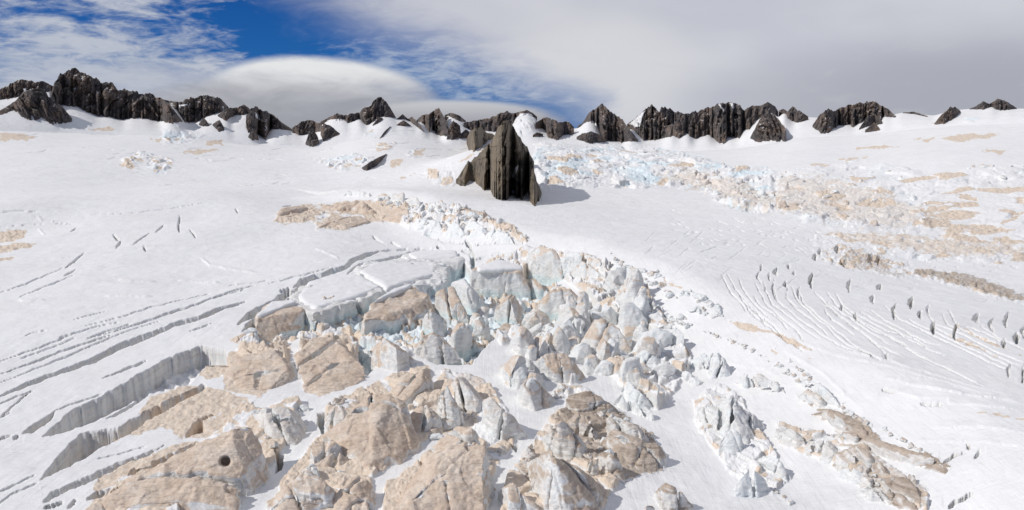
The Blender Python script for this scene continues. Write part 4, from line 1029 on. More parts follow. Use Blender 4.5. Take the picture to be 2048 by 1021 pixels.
#  sheet, survey points (x, y, height), label, options
SER = [
 # the stepped, snow-topped slabs where the snowfield breaks up
 ('A', '420,570,0.8;480,485,.8;640,432,.8;800,445,.8;918,515,.8;780,575,.8;530,650,.8;450,615,.8', 'large flat ice slab under smooth white snow, cream front wall, left of the chasm centre', dict(tan=.35, depth=12, flare=.03, snow='425,570,.8;482,488,.8;640,436,.8;800,449,.8;912,515,.8;780,570,.8;532,644,.8;455,612,.8')),
 ('A', '772,425,.8;860,370,.8;1050,362,.8;1240,362,.8;1268,400,.6;1262,480,.2;1180,478,.5;1060,492,.5;940,537,.5;900,490,.8', 'long snow-covered ice slab with a thin crevassed front, behind the large flat slab', dict(tan=.3, depth=12, flare=.02, snow='780,425,.8;862,374,.8;1050,366,.8;1236,366,.8;1225,440,.5;1060,486,.5;940,530,.5;905,488,.8')),
 ('A', '1050,320,1;1130,298,1;1360,298,1;1372,345,.8;1290,382,.5;1110,352,1', 'narrow snow-covered slab with a rounded right end, above the chasm', dict(tan=.3, depth=12, flare=.02, snow='1060,320,1;1130,302,1;1354,302,1;1360,340,.8;1280,362,.5;1110,350,1')),
 ('A', '830,690,1;862,605,2.5;1000,520,3;1112,490,3;1205,590,1.5;1110,650,0;1085,690,-1;925,735,-2;825,740,-2', 'broad tan-topped block with a white snow rim, in front of the snow-covered slabs', dict(depth=12, flare=.03, snow='865,604,2.5;985,527,3;1100,495,3;1075,520,3;960,560,2.8;880,600,2.5')),
 ('A', '172,690,.8;270,600,1.5;408,588,1.5;445,650,.8;448,730,-2.5;240,868,-6;185,800,-4', 'tan-fronted block with a snowy back, left of the large flat slab', dict(depth=11, flare=.03, snow='175,688,.8;272,603,1.5;402,592,1.5;420,606,1.4;300,650,.8;210,690,.6')),
 ('A', '600,705,-4;790,680,-4;772,752,-5.5;603,748,-5.5', 'small flat tan slab tucked below the large flat slab', dict(depth=8)),
 ('A', '400,802,-4;560,715,-4;575,750,-5;440,815,-5.5', 'thin tan wedge of ice beside a snow gully, left of the tan slab', dict(depth=6)),
 ('D', '430,60,3;500,5,4;690,-5,4;732,40,3.5;770,130,2;805,230,.5;740,290,0;580,350,-.5;470,330,-.5;435,180,1.5', 'big square tan block with a grey shaded right wall, right of a curving snow gully', dict(depth=9, flare=.02)),
 ('D', '30,240,.5;65,130,2.5;130,90,3;300,60,4;385,150,2.5;362,320,.5;200,362,-.5;100,312,-.5', 'big tan block with a rounded front, left of a curving snow gully', dict(depth=8, flare=.02)),
 ('D', '870,60,2;930,12,6;1000,70,5;1118,130,1;960,225,-1;900,215,-1;866,140,1', 'tan pyramid-shaped serac with fine layering, on a white snow saddle', dict(depth=8)),
 ('D', '1115,50,2;1225,-32,6;1285,-30,6;1375,80,2;1388,150,-1;1250,165,-1;1120,95,1', 'rounded brown-tan serac with a dark right side, right of the tan pyramid', dict(depth=8, brown=.3)),
 ('A', '1300,740,3;1340,715,5;1385,712,5;1430,770,2;1485,840,-2;1380,855,-2', 'cream-topped serac standing behind the rounded brown-tan one', dict(depth=9)),
 ('A', '1160,690,0;1172,640,3;1210,620,4.5;1285,710,0;1170,745,-2', 'little pointed serac in the shade of the broad tan-topped block', dict(depth=9, tan=.8)),
 ('A', '1235,520,4;1330,500,5;1395,640,1;1425,725,-6;1290,690,-4', 'tall leaning tan serac above a deep blue gap, left of the snow-topped tower', dict(depth=9, brown=.2)),
 ('A', '1322,475,4;1390,460,5;1440,510,4;1545,660,-4;1420,662,-6;1400,560,0', 'white-crowned ice serac with a blue tint, beside the tall leaning tan one', dict(depth=9, tan=.35, cap=.8)),
 ('A', '1455,400,5;1590,348,6;1745,392,5;1757,430,4;1705,560,-4;1540,612,-8;1468,520,-4', 'snow-topped tower with a cream face, tallest in the middle of the icefall', dict(depth=10, tan=.9, snow='1462,398,5;1590,353,6;1738,392,5;1740,412,4.6;1600,414,5;1480,418,4.6')),
 ('A', '1582,640,0;1610,560,4;1660,528,5;1712,590,4;1728,700,-4;1588,712,-4', 'round-shouldered tan serac with dark bands, below the snow-topped tower', dict(depth=9, brown=.25)),
 ('A', '1600,745,-2;1640,708,-1;1755,740,-2;1765,772,-3;1612,782,-3', 'low flat tan block at the foot of the banded round serac', dict(depth=6)),
 ('A', '1700,540,2;1722,528,3;1778,680,-6;1732,692,-8', 'thin upright ice blade right of the banded round serac', dict(depth=9, tan=.1)),
 ('A', '1770,300,6;1800,262,8;1932,278,8;1957,330,5;1942,440,-2;1830,420,-2;1775,380,2', 'boxy cream serac with a white top, on the crest against the grey trough', dict(depth=9, tan=.75, cap=.3)),
 ('A', '1760,450,2;1795,430,3.5;1835,480,1;1892,590,-6;1800,642,-8;1765,520,-2', 'narrow tan-capped serac below the boxy cream one', dict(depth=9)),
 ('B', '225,410,0;300,325,4.5;410,303,5.5;450,350,3;505,400,0;490,450,-2;380,450,-3;340,520,-6;240,482,-3', 'arched tan serac with a dark hollow in its right side', dict(depth=9, holes=((405, 405, 34, 3.0),))),
 ('A', '1430,700,-2;1475,643,2;1532,740,-4;1450,802,-6', 'white pointed pinnacle left of the banded round serac', dict(depth=8, tan=.3)),
 ('G', '1300,830,0;1340,785,1.5;1420,775,1.5;1490,850,0;1480,880,-3;1340,1000,-6;1310,900,-4', 'tan-capped stub at the head of the longest left crevasse', dict(tan=.8, depth=8)),
 ('G', '1410,770,1;1480,722,1.5;1495,800,0;1440,812,-1', 'small crumbly white block beside the tan-capped stub', dict(tan=.05, depth=8, rough=1.5)),
 ('C', '1160,235,-2.5;1200,160,0;1330,155,0;1335,215,-2;1230,262,-4', 'small tan block standing in the longest left crevasse', dict(tan=1, depth=7)),
 # crest and right flank
 ('B', '345,112,5;440,90,6;470,120,5;462,212,-2;360,252,-4', 'white ice block with blue hollows, next to the boxy cream serac', dict(tan=.15, depth=8, rough=1.3)),
 ('B', '415,235,0;490,138,7;530,138,7;612,230,2;702,320,-2;590,342,-3;470,322,-2', 'sharp-edged serac with tan left face and shaded right face, on the crest', dict(tan=.8, depth=8)),
 ('B', '520,130,4;560,110,5;622,180,2;642,232,0;540,152,2', 'lumpy small serac just behind the sharp-edged one', dict(tan=.5, depth=6)),
 ('B', '630,170,4;700,163,4;762,260,1;742,332,-2;650,242,0', 'broken white ice ridge running down right of the sharp-edged serac', dict(tan=.15, depth=6, rough=1.4)),
 ('B', '700,400,1;730,318,6;745,306,7;775,338,4.5;822,430,-1;720,442,-2', 'lone tan pinnacle with a rounded tip, on the right flank', dict(depth=6)),
 ('B', '465,472,2;600,396,4;662,432,3;705,482,0;620,492,0;500,502,-1', 'smooth snow-covered hump above the big cream dome', dict(tan=.1, cap=1, depth=6, rough=.6)),
 ('B', '480,602,2;560,500,7;600,496,7.5;640,504,7;705,570,5;788,665,1;762,792,-3;620,792,-3;485,682,0', 'big cream dome-shaped serac with a tan crown and grey right flank', dict(tan=.8, depth=7)),
 ('B', '338,560,2;390,468,5;470,500,4;492,622,0;400,672,-3;343,602,0', 'white ice serac with a blue hollow, left of the big cream dome', dict(tan=.2, depth=8, rough=1.3, holes=((415, 610, 26, 2.5),))),
 ('B', '858,592,2;905,488,6;960,490,6;1052,560,5;1066,727,-2;960,707,-2;868,642,0', 'tall white serac throwing a grey shadow to its right', dict(tan=.2, depth=6)),
 ('B', '800,702,3;850,613,6.5;900,670,4.5;992,770,0;967,902,-2;860,902,-2;788,802,0', 'white ridge-backed serac below the tall white one', dict(tan=.15, depth=6)),
 ('B', '700,850,2;760,860,3.5;832,932,2.5;905,1012,0;800,1012,0', 'low white ice rib below the big cream dome', dict(tan=.1, depth=5, rough=1.3)),
 ('B', '800,545,0;820,460,3;890,448,4;900,540,0;870,575,-1', 'small cracked white block behind the tall white serac', dict(tan=.25, depth=6, rough=1.4)),
 ('B', '215,760,2;290,645,7;340,640,7.5;387,700,5;405,780,1;502,852,-1;482,917,-2;330,902,-2;223,822,0', 'tan-faced tower with a long blue-grey shaded right side', dict(tan=.9, depth=7)),
 ('B', '-5,800,0;20,740,3.5;60,658,7.5;142,720,3.5;132,792,-1;60,872,-3', 'cream serac with a pointed tan top, left of the tan-faced tower', dict(tan=.8, depth=7)),
 ('B', '118,902,1;138,773,7;190,830,4.5;325,980,0;200,1022,0;125,962,0', 'thin cream fin-shaped serac with its lit edge to the left', dict(tan=.7, depth=6)),
 ('B', '172,612,2;228,548,6.5;287,660,1;220,712,-2', 'slim tan spike between the cream serac and the white blue-hollowed one', dict(tan=.8, depth=6)),
 ('B', '140,660,2;170,625,4;205,650,3;205,720,-1;150,715,-1', 'stubby tan knob behind the pointed cream serac', dict(tan=.8, depth=6)),
 ('B', '1110,732,1;1160,680,3;1205,690,3;1200,780,0;1150,792,0', 'left half of a split white ice boulder on the right snow flank', dict(tan=.1, depth=3, rough=1.4)),
 ('B', '1200,720,2;1250,690,4.5;1310,698,4.5;1328,760,2;1372,817,0;1240,837,0', 'right half of a split white ice boulder on the right snow flank', dict(tan=.1, depth=3, rough=1.4)),
 ('B', '1373,832,1;1430,793,3.5;1472,830,2;1467,892,0;1390,872,0', 'rounded white ice block in the row below the split boulder', dict(tan=.25, depth=3)),
 ('B', '1473,842,1;1520,798,3.5;1640,870,1.5;1735,932,0;1580,912,0;1480,892,0', 'brown-stained low ice block in the row below the split boulder', dict(tan=.45, brown=.4, depth=3, rough=1.3)),
 ('B', '855,385,2;885,372,3;945,420,2;938,490,-2;880,450,-1', 'jagged blue-white ice stub throwing shadow on the flank snow', dict(tan=.05, depth=5, rough=1.6)),
 ('B', '975,490,1;1010,468,2.5;1110,520,1;1120,545,0;1010,520,0', 'low rubbly ice ridge beyond the tall white serac', dict(tan=.3, depth=4, rough=1.6)),
 # right foreground
 ('E', '20,282,1;55,220,6;105,225,6;185,340,2.5;190,402,0;120,452,0;92,330,2', 'cream wedge with a hollow shadowed right face, in the lower middle', dict(tan=.6, depth=6)),
 ('E', '183,402,3;230,360,6.5;300,440,5;425,602,0;262,607,0;188,512,0;465,572,0', 'sharp wedge with a white left face and grey right face, lower middle', dict(tan=.55, depth=4)),
 ('E', '700,352,3;820,316,4.5;900,368,3.5;1022,447,0;960,482,0;778,422,2', 'dirty brown ice block, uppermost of the brown cluster', dict(tan=1, brown=.8, depth=4, rough=1.3)),
 ('E', '688,472,3;760,438,4;862,540,3;892,652,0;820,622,0;698,522,1', 'knobbly brown block in the middle of the brown cluster', dict(tan=1, brown=.7, depth=4, rough=1.3)),
 ('E', '543,622,1;600,520,5.5;640,463,7.5;690,488,6.5;752,600,3.5;833,692,0;760,757,0;620,692,0', 'tan wedge-shaped block at the left of the brown cluster', dict(tan=.9, depth=4)),
 ('E', '878,562,3;930,528,4;1060,620,3;1200,640,3;1253,690,2;1248,793,0;1120,800,0;1020,752,0;898,622,2', 'broad brown-grey slab with a curved lower rim, right of the brown cluster', dict(tan=1, brown=.75, depth=3)),
 ('E', '922,482,3;1000,468,4;1080,560,3;1168,560,3;1193,642,1;1040,622,1', 'cracked grey-white block above the broad brown-grey slab', dict(tan=.6, brown=.7, depth=4, rough=1.6)),
 ('E', '852,692,2;920,663,4.5;990,720,3;1031,800,1;1012,862,0;920,822,0', 'oval brown block with fine grooves, below the brown cluster', dict(tan=1, brown=.8, depth=3)),
 ('E', '798,742,2;830,702,3.5;862,720,3;868,800,0;805,805,0', 'small grey block wedged beside the oval grooved one', dict(tan=.6, brown=.5, depth=3)),
 ('E', '458,740,2;535,633,8.5;620,720,7.5;760,800,4.5;925,932,0;885,1062,0;700,1110,0;560,1002,1;478,852,1', 'huge wedge, cream on the left and grooved brown on the right, at the bottom edge', dict(tan=.95, brown=.55, depth=3)),
 ('E', '288,892,1;350,828,5.5;400,870,4.5;562,1062,0;420,1062,0;318,982,0', 'tan fin of ice curling round a snow hollow, at the bottom edge', dict(tan=.9, depth=3)),
 ('E', '1193,902,1;1250,836,4.5;1330,888,3.5;1433,1022,0;1300,1045,0;1208,962,0', 'grooved brown slab alone in the snow at the bottom', dict(tan=1, brown=.75, depth=3)),
 ('E', '1108,1025,1;1140,973,4;1245,1042,0;1150,1082,0', 'small brown slab tip cut off by the bottom edge', dict(tan=1, brown=.7, depth=3)),
 ('E', '1535,362,4;1580,303,7.5;1640,328,7.5;1702,440,5;1805,542,0;1722,662,0;1620,562,2', 'lumpy white serac with a jagged top and grey right wall, alone on the right snow', dict(tan=.3, depth=4, rough=1.6)),
 ('E', '1448,442,2;1500,388,4.5;1560,420,4.5;1520,532,0;1458,492,0', 'brown-flecked lump leaning on the left of the jagged white serac', dict(tan=.35, depth=3, rough=1.5)),
 ('E', '1578,602,3;1690,498,5.5;1722,682,0;1690,727,0;1598,692,0', 'smooth white lower nose of the jagged white serac', dict(tan=.15, depth=3)),
 ('E', '1783,702,2;1830,666,3.5;1900,698,3.5;1998,842,0;1960,857,0;1850,792,0', 'smooth white whaleback ice block right of the white nose', dict(tan=.15, depth=3)),
 ('E', '1668,862,2;1760,763,4.5;1840,800,3;1832,862,1;1863,922,0;1780,947,0;1700,892,0', 'cracked white block at the lower end of the jagged white serac', dict(tan=.1, depth=3)),
 ('E', '963,345,2;1000,333,3;1222,470,1;1192,502,0;1100,442,0', 'thin white ice rib sliding down beside the snow tongue', dict(tan=.05, depth=3, rough=1.2)),
 ('E', '1345,215,1;1380,205,2;1420,240,2;1490,275,0;1440,285,0', 'little string of ice lumps sunk in the flank snow', dict(tan=.15, depth=2, rough=2)),
 ('F', '603,562,1;640,518,3;700,548,3;772,610,1;742,657,0;638,637,0', 'brown-topped white block at the head of the dirty strip, lower right', dict(tan=.5, brown=.5, depth=3, rough=1.4)),
 ('F', '768,602,2;840,588,3;950,640,2;1012,692,0;900,752,0;788,702,0', 'cracked white and brown block, second in the dirty strip', dict(tan=.4, brown=.5, depth=3, rough=1.6)),
 ('F', '958,692,2;1060,628,4;1252,760,2;1232,802,0;1150,842,0;978,802,0', 'tilted grey slab with lined brown top in the dirty strip', dict(tan=.8, brown=.6, depth=3)),
 ('F', '965,770,1.5;1050,765,2.5;1150,842,.5;1100,880,0;1000,842,0', 'white block under the tilted grey slab', dict(tan=.2, depth=3)),
 ('F', '1095,885,1;1150,868,2.5;1240,900,2;1265,962,0;1130,945,0', 'small stained block near the end of the dirty strip', dict(tan=.5, brown=.5, depth=3, rough=1.4)),
 ('F', '1238,792,2;1330,798,3;1472,912,1.5;1482,1002,0;1350,1035,0;1238,902,1', 'dark brown streaked block at the end of the dirty strip', dict(tan=.9, brown=.85, depth=3, rough=1.4)),
 ('F', '818,427,.8;900,418,2;980,468,2.5;1112,520,1.5;1122,602,0;980,562,0', 'brown layered ice bank at the top of the moraine strip', dict(tan=.9, brown=.6, depth=3, rough=1.3)),
 ('F', '945,560,.8;1130,600,1.5;1320,680,1.5;1470,680,2;1612,762,.8;1560,802,0;1400,772,0;1200,682,0', 'long low grit-covered bank along the moraine strip', dict(tan=1, brown=.7, depth=3)),
 ('F', '738,257,.8;800,248,2;900,330,2;1002,387,.8;960,392,0', 'long white ice ridge above the moraine strip', dict(tan=.05, depth=3)),
 ('F', '718,332,.8;780,308,2;850,350,2;892,402,0;800,392,0', 'row-end tan ice block just left of the long white ridge', dict(tan=.6, depth=3, rough=1.4)),
 # left foreground
 ('C', '508,1012,0;760,832,1.5;1000,720,3;1210,640,4.5;1480,483,7.5;1560,540,5.5;1625,700,1;1602,802,0;1400,952,0;1350,1045,0;900,1085,0', 'long tan-backed block with a round dark hole in its grey end wall, lower left', dict(tan=1, depth=5, flare=.0, grow=.97, cuts=1, holes=((1315, 735, 36, 4.5),))),
 ('C', '1488,432,2;1530,373,4.5;1722,368,4.5;1765,480,2;1785,582,0;1640,692,0;1558,542,1', 'grey faceted block with vertical clefts, below the curving snow gully', dict(tan=.5, brown=.3, depth=5, rough=1.3)),
 ('D', '608,562,2.5;680,480,4;900,258,7.5;960,300,7.5;1050,450,4.5;1135,622,.8;980,762,0;830,838,0;650,642,1.5', 'biggest tan slab, tilted with a sharp upper corner, bottom centre-left', dict(tan=1, depth=5, flare=.02)),
 ('D', '508,652,2.5;640,568,4;662,602,3.5;735,772,0;560,842,0', 'small tan block broken off the left edge of the biggest slab', dict(tan=.9, depth=4, rough=1.3)),
 ('D', '268,962,1;500,703,6.5;592,852,4;642,902,2;655,1065,0;300,1085,0', 'knobbly tan block at the bottom edge, left of a square dark notch', dict(tan=1, depth=4, rough=1.4)),
 ('D', '628,872,2.5;730,788,4;862,870,2;897,972,0;850,1065,0;680,1085,0', 'tan block at the bottom edge, right of a square dark notch', dict(tan=.95, depth=4, rough=1.3)),
 ('D', '923,912,1;1060,790,3;1300,658,6.5;1420,578,8.5;1485,640,7.5;1505,800,3;1575,902,0;1500,1085,0;1000,1085,0', 'wide tan block with pitted top and shaded right hollow, bottom centre', dict(tan=1, depth=4, flare=.02, rough=1.2)),
 ('D', '953,292,2;1180,173,4.5;1203,212,4;1020,428,0', 'narrow tan slab between two snow gullies, above the biggest slab', dict(tan=1, depth=4)),
 ('D', '1068,482,2;1200,343,5.5;1253,400,4.5;1232,562,0;1140,607,0', 'tan block with black cracks, right of the biggest slab', dict(tan=.8, depth=5, rough=1.3)),
 ('D', '1238,302,5;1290,278,7.5;1330,320,6.5;1393,482,1;1300,542,0;1278,422,2', 'tan pillar beside a blue-black cleft, centre bottom', dict(tan=.85, depth=6)),
 ('D', '1218,642,2;1400,488,5.5;1470,478,6.5;1493,642,3;1300,692,2', 'small flat-topped tan block on the shoulder of the wide tan block', dict(tan=.8, depth=3)),
 ('D', '583,442,3;700,378,4.5;692,462,3;600,572,0', 'cream broken block between the snow gully and the biggest slab', dict(tan=.5, depth=4, rough=1.4)),
 ('D', '770,90,-1;830,60,1;868,75,1;872,200,-3;800,220,-4', 'pale ice stub in the gap left of the tan pyramid', dict(tan=.05, depth=6)),
 # the older broken band farther up
 ('A', '278,127,0;350,53,2.2;470,38,2.2;562,70,1;510,112,0;370,140,0', 'smooth tan-topped slab at the left tip of the upper broken band', dict(tan=1, depth=3, rough=.8)),
 ('A', '568,62,0;640,18,2.5;780,8,3.5;862,60,2.5;842,97,0;720,82,0', 'tan and grey cleft block second from the left tip of the upper broken band', dict(tan=.9, depth=3, rough=1.4)),
 ('A', '868,102,0;980,26,5;1062,50,4;1093,122,0;1000,137,0', 'tan domed block in the middle of the upper broken band', dict(tan=1, depth=3)),
 ('A', '528,172,0;600,108,1.2;760,98,1.2;832,132,0;700,168,0', 'flat tan patch of ice below the upper broken band', dict(tan=1, depth=3, rough=.8)),
 ('S', '375,690,1.5;400,676,3;460,672,3;535,700,1;520,712,0;420,700,0', 'grey low wall of ice at the back of the upper broken band', dict(tan=.3, depth=3, rough=1.4)),
 ('S', '555,715,1;590,688,3.5;625,690,4;640,720,0;600,725,0', 'small cream block at the back of the upper broken band', dict(tan=.7, depth=3)),
 ('S', '640,720,1;655,688,4.5;720,685,4.5;715,745,0;660,740,0', 'cleft cream block with a black slit at the back of the upper broken band', dict(tan=.5, depth=3)),
 ('S', '722,745,1;750,700,5.5;800,700,5;830,745,1;800,768,0;740,760,0', 'domed pale block at the right back of the upper broken band', dict(tan=.4, depth=3)),
 ('S', '860,775,1;895,742,3;975,775,1;930,800,0', 'jagged grey-white block on the far rim of the upper broken band', dict(tan=.2, depth=3, rough=1.5)),
 ('S', '800,890,1;850,820,4;930,860,3;960,940,0;830,930,0', 'large white block in the blue-white rubble of the upper broken band', dict(tan=.1, depth=3, rough=1.5)),
 ('S', '960,930,1;1010,850,4.5;1060,880,3.5;1080,950,0;1000,955,0', 'upright white block in the blue-white rubble of the upper broken band', dict(tan=.1, depth=3, rough=1.5)),
 ('S', '1080,900,1;1130,850,4;1190,880,3;1200,940,0;1110,950,0', 'right hand white block in the blue-white rubble of the upper broken band', dict(tan=.15, depth=3, rough=1.5)),
 ('S', '1200,930,1;1250,890,4;1330,920,3;1380,980,0;1250,970,0', 'last white block at the lower right of the upper broken band', dict(tan=.2, depth=3, rough=1.5)),
]
for org, text, lab, kw in SER: serac(org, text, lab, **kw)

# ---- rubble: a few shapes, many pieces
PROTO = {}


def proto(kind, i, tan, brown, flat=0.75):
    pr = []
    n = 13
    for k in range(n):
        v = Vector((random.gauss(0, 1), random.gauss(0, 1), random.gauss(0, 1))).normalized()
        s = random.uniform(0.42, 0.58)
        pr.append((v.x * s, v.y * s, max(v.z, -0.5) * s * flat * 1.2))

    def done(o, me):
        V = coords(me); N = normals(me); sd = random.uniform(0, 50)
        d = 0.07 * fbm(V[:, 0] / .3, V[:, 1] / .3, V[:, 2] / .3 + sd, 3) + 0.03 * ridged(V[:, 0] / .14, V[:, 1] / .14, V[:, 2] / .14 + sd, 2)
        V = V + N * d[:, None]
        me.vertices.foreach_set('co', V.astype(np.float32).ravel()); me.update()
        me.polygons.foreach_set('use_smooth', np.ones(len(me.polygons), bool))
        N = normals(me)
        set_attr(me, 'dirt', tan * sstep(0.3, 0.7, N[:, 2])); set_attr(me, 'brown', np.full(len(V), brown)); set_attr(me, 'cap', np.zeros(len(V))); set_attr(me, 'grime', np.full(len(V), brown * .6 + tan * .3)); set_attr(me, 'deep', np.zeros(len(V)))
        me.materials.clear(); me.materials.append(MAT_ICE)
        PROTO.setdefault(kind, []).append(me)
    job('rubble_shape', pr, 0.055, done)


def spire(i):
    """an upright broken ice tower, unit width"""
    pr = []
    n = random.randint(5, 7); lean = (random.uniform(-.2, .2), random.uniform(-.2, .2)); h = random.uniform(0.8, 1.5)
    for k in range(n):
        a = 6.283 * k / n + random.uniform(-.3, .3); r = random.uniform(.4, .6); q = random.uniform(.25, .75)
        pr += [(math.cos(a) * r, math.sin(a) * r, -.6), (math.cos(a) * r * .9, math.sin(a) * r * .9, h * random.uniform(.3, .6)), (math.cos(a) * r * q + lean[0], math.sin(a) * r * q + lean[1], h * random.uniform(.75, 1.0))]

    def done(o, me):
        V = coords(me); N = normals(me); sd = random.uniform(0, 50)
        steep = 1 - np.abs(N[:, 2])
        d = 0.05 * fbm(V[:, 0] / .35, V[:, 1] / .35, V[:, 2] / .5 + sd, 3) + 0.03 * steep * fbm(V[:, 0] / .12, V[:, 1] / .12, V[:, 2] / .8 + sd, 2) + 0.012 * pn(V[:, 2] / .05 + V[:, 0] * 3, V[:, 0] * 0 + sd)
        V = V + N * d[:, None]
        me.vertices.foreach_set('co', V.astype(np.float32).ravel()); me.update()
        me.polygons.foreach_set('use_smooth', np.ones(len(me.polygons), bool))
        N = normals(me); t = random.choice((0.1, 0.3, 0.7, 0.85))
        set_attr(me, 'dirt', t * sstep(0.25, 0.65, N[:, 2] + 0.1 * fbm(V[:, 0] / .4, V[:, 1] / .4, sd, 2))); set_attr(me, 'brown', np.zeros(len(V))); set_attr(me, 'cap', np.zeros(len(V))); set_attr(me, 'grime', np.full(len(V), t * .6)); set_attr(me, 'deep', np.zeros(len(V)))
        me.materials.clear(); me.materials.append(MAT_ICE)
        PROTO.setdefault('spire', []).append(me)
    job('rubble_shape', pr, 0.05, done)


for i in range(12): spire(i)
for i in range(6):
    proto('white', i, 0.1, 0.0); proto('mixed', i, 0.75, 0.1); proto('brown', i, 0.9, 0.75)

bpy.context.view_layer.update()
_dg = bpy.context.evaluated_depsgraph_get()
for o, done in dg_jobs:
    me = bpy.data.meshes.new_from_object(o.evaluated_get(_dg))
    o.modifiers.clear()
    old = o.data; o.data = me; bpy.data.meshes.remove(old)
    me.name = o.name
    done(o, me)
for o in [o for o in COL.objects if o.name.startswith('rubble_shape')]:
    bpy.data.objects.remove(o)


def along(org, text, n, spread):
    p = pts(org, text); L = np.r_[0, np.cumsum(np.hypot(*np.diff(p[:, :2], axis=0).T))]
    s = rng.random(n) * L[-1]
    return np.interp(s, L, p[:, 0]) + rng.normal(size=n) * spread, np.interp(s, L, p[:, 1]) + rng.normal(size=n) * spread * .6


def within(org, text, n):
    p = pts(org, text); out = []
    while len(out) < n:
        x = rng.uniform(p[:, 0].min(), p[:, 0].max()); y = rng.uniform(p[:, 1].min(), p[:, 1].max())
        if poly_sd(np.array([x]), np.array([y]), p)[0] > 0: out.append((x, y))
    a = np.array(out); return a[:, 0], a[:, 1]


def strew(name, label, group, cat, xs, ys, kinds, lo, hi, sink=0.22):
    P = hit(xs, ys)
    z = surf(P[:, 0], P[:, 1])
    for i in range(len(P)):
        k = random.choice(kinds)
        o = bpy.data.objects.new(name, random.choice(PROTO[k])); COL.objects.link(o)
        s = lo + (hi - lo) * random.random() ** 2.2
        o.scale = (s * random.uniform(.8, 1.4), s * random.uniform(.8, 1.4), s * random.uniform(.75, 1.2))
        o.rotation_euler = (random.uniform(-.5, .5), random.uniform(-.5, .5), random.uniform(0, 6.28))
        o.location = (P[i, 0], P[i, 1], z[i] + s * (0.3 - sink))
        tag(o, label, cat, group)


def many(*a):
    return np.concatenate([q[0] for q in a]), np.concatenate([q[1] for q in a])


xs, ys = many(within('A', '1120,600;1210,560;1300,700;1420,720;1450,860;1300,900;1150,800', 7), within('A', '1350,540;1480,560;1560,700;1560,800;1450,820', 6), within('A', '1560,760;1740,690;1800,700;1960,620;2060,640;2050,860;1900,900;1780,800', 16),
              within('B', '640,440;860,420;880,600;800,640;700,560', 10), within('B', '320,480;420,520;480,600;420,700;330,640;240,560', 8), within('B', '640,200;720,180;780,300;830,440;760,460;690,330', 8),
              within('B', '70,600;170,600;220,700;200,780;150,800;130,700', 6), within('E', '420,260;520,260;540,330;440,420;410,330', 5), within('B', '760,620;850,560;800,900;720,840', 5), within('A', '1700,560;1780,640;1830,640;1860,700;1760,720', 4),
              within('B', '560,480;700,520;880,640;1000,720;960,900;820,900;780,820;660,800', 14), within('B', '620,180;760,250;860,400;700,420;620,330', 8), within('B', '340,480;500,420;560,500;480,620;380,600', 6), within('E', '700,90;860,120;1020,250;1080,330;960,300;800,170', 6), within('A', '1240,700;1420,740;1480,880;1340,940;1180,880', 6))
strew('small_serac', 'small broken ice tower crowding the chasm between the big seracs', 'small ice towers crowding the chasm', 'small serac', xs, ys, ['spire'], 4.5, 10.0, 0.35)
xs, ys = many(along('B', '740,190;850,225;940,255', 24, 4), along('B', '860,262;950,310;1010,370', 14, 4), along('B', '1085,335;1200,390;1295,470', 34, 4), along('B', '1130,440;1200,465;1290,480', 14, 3),
              along('B', '640,120;720,180;790,300', 14, 5), along('B', '980,470;1110,540', 14, 5))
strew('ice_boulder', 'small white ice boulder in the chains strung along the outer rim of the icefall', 'white ice boulders along the outer rim of the icefall', 'ice boulder', xs, ys, ['white', 'white', 'mixed'], 1.0, 4.2)
xs, ys = many(along('B', '1180,560;1420,650;1640,780;1900,940;2030,1000', 55, 3), along('F', '880,390;1100,500;1300,610;1450,680', 34, 4), along('F', '560,60;720,200;860,300', 14, 3))
strew('ice_boulder', 'small ice boulder in the thin line below the split white boulder', 'ice boulders lined up below the split boulder', 'ice boulder', xs, ys, ['white', 'mixed'], 0.5, 2.0)
xs, ys = many(along('F', '620,560;850,660;1000,760;1200,900;1330,1000', 46, 9), along('E', '1860,880;1960,960;2020,990', 12, 3), along('E', '1350,210;1480,280', 8, 3))
strew('dirty_ice_boulder', 'grit-stained ice boulder of the dirty moraine strip', 'grit-stained boulders of the dirty strip', 'ice boulder', xs, ys, ['brown', 'mixed', 'white'], 0.5, 1.9)
xs, ys = within('A', '1040,150;1000,70;880,40;860,-10;960,-20;1250,30;1500,80;1680,160;1760,240;1560,215;1200,200', 120)
strew('ice_chunk', 'blue-white ice chunk in the rubble of the upper broken band', 'ice chunks of the upper broken band', 'ice chunk', xs, ys, ['white', 'white', 'white', 'mixed'], 2.0, 6.5)
xs, ys = many(along('S', '1050,780;1200,840;1330,900;1440,970', 30, 5))
strew('dirty_ice_chunk', 'brown-stained ice chunk on the far rim of the upper broken band', 'stained chunks on the rim of the upper broken band', 'ice chunk', xs, ys, ['mixed', 'brown'], 1.2, 3.5)
xs, ys = many(within('A', '1120,600;1260,480;1400,640;1450,820;1300,860;1150,760', 12), within('A', '1540,760;1760,560;1900,640;2050,700;1960,850;1780,820;1700,720', 26),
              within('B', '330,480;480,520;470,700;400,640;200,560;120,560', 20), within('B', '600,420;880,380;860,560;700,520', 24), within('B', '900,420;1080,540;1000,560;880,470', 12), within('B', '560,320;760,300;840,420;690,420', 14),
              within('E', '380,280;560,300;700,330;560,420;420,380', 12))
strew('ice_rubble', 'fallen ice fragment lying in the gaps between the big seracs', 'ice fragments in the gaps between the seracs', 'ice fragment', xs, ys, ['white', 'white', 'mixed'], 1.0, 4.0, 0.3)
xs, ys = many(within('K', '1250,180;1540,240;1800,250;2040,270;2040,620;1800,620;1560,520;1420,430', 26), within('L', '0,300;400,260;900,270;1200,330;1250,560;1230,800;800,790;300,700;0,640', 34), within('L', '1550,260;2040,250;2040,400;1700,400', 14),
              within('K', '150,130;500,110;900,80;1250,150;1250,400;950,440;500,400;200,400', 16))
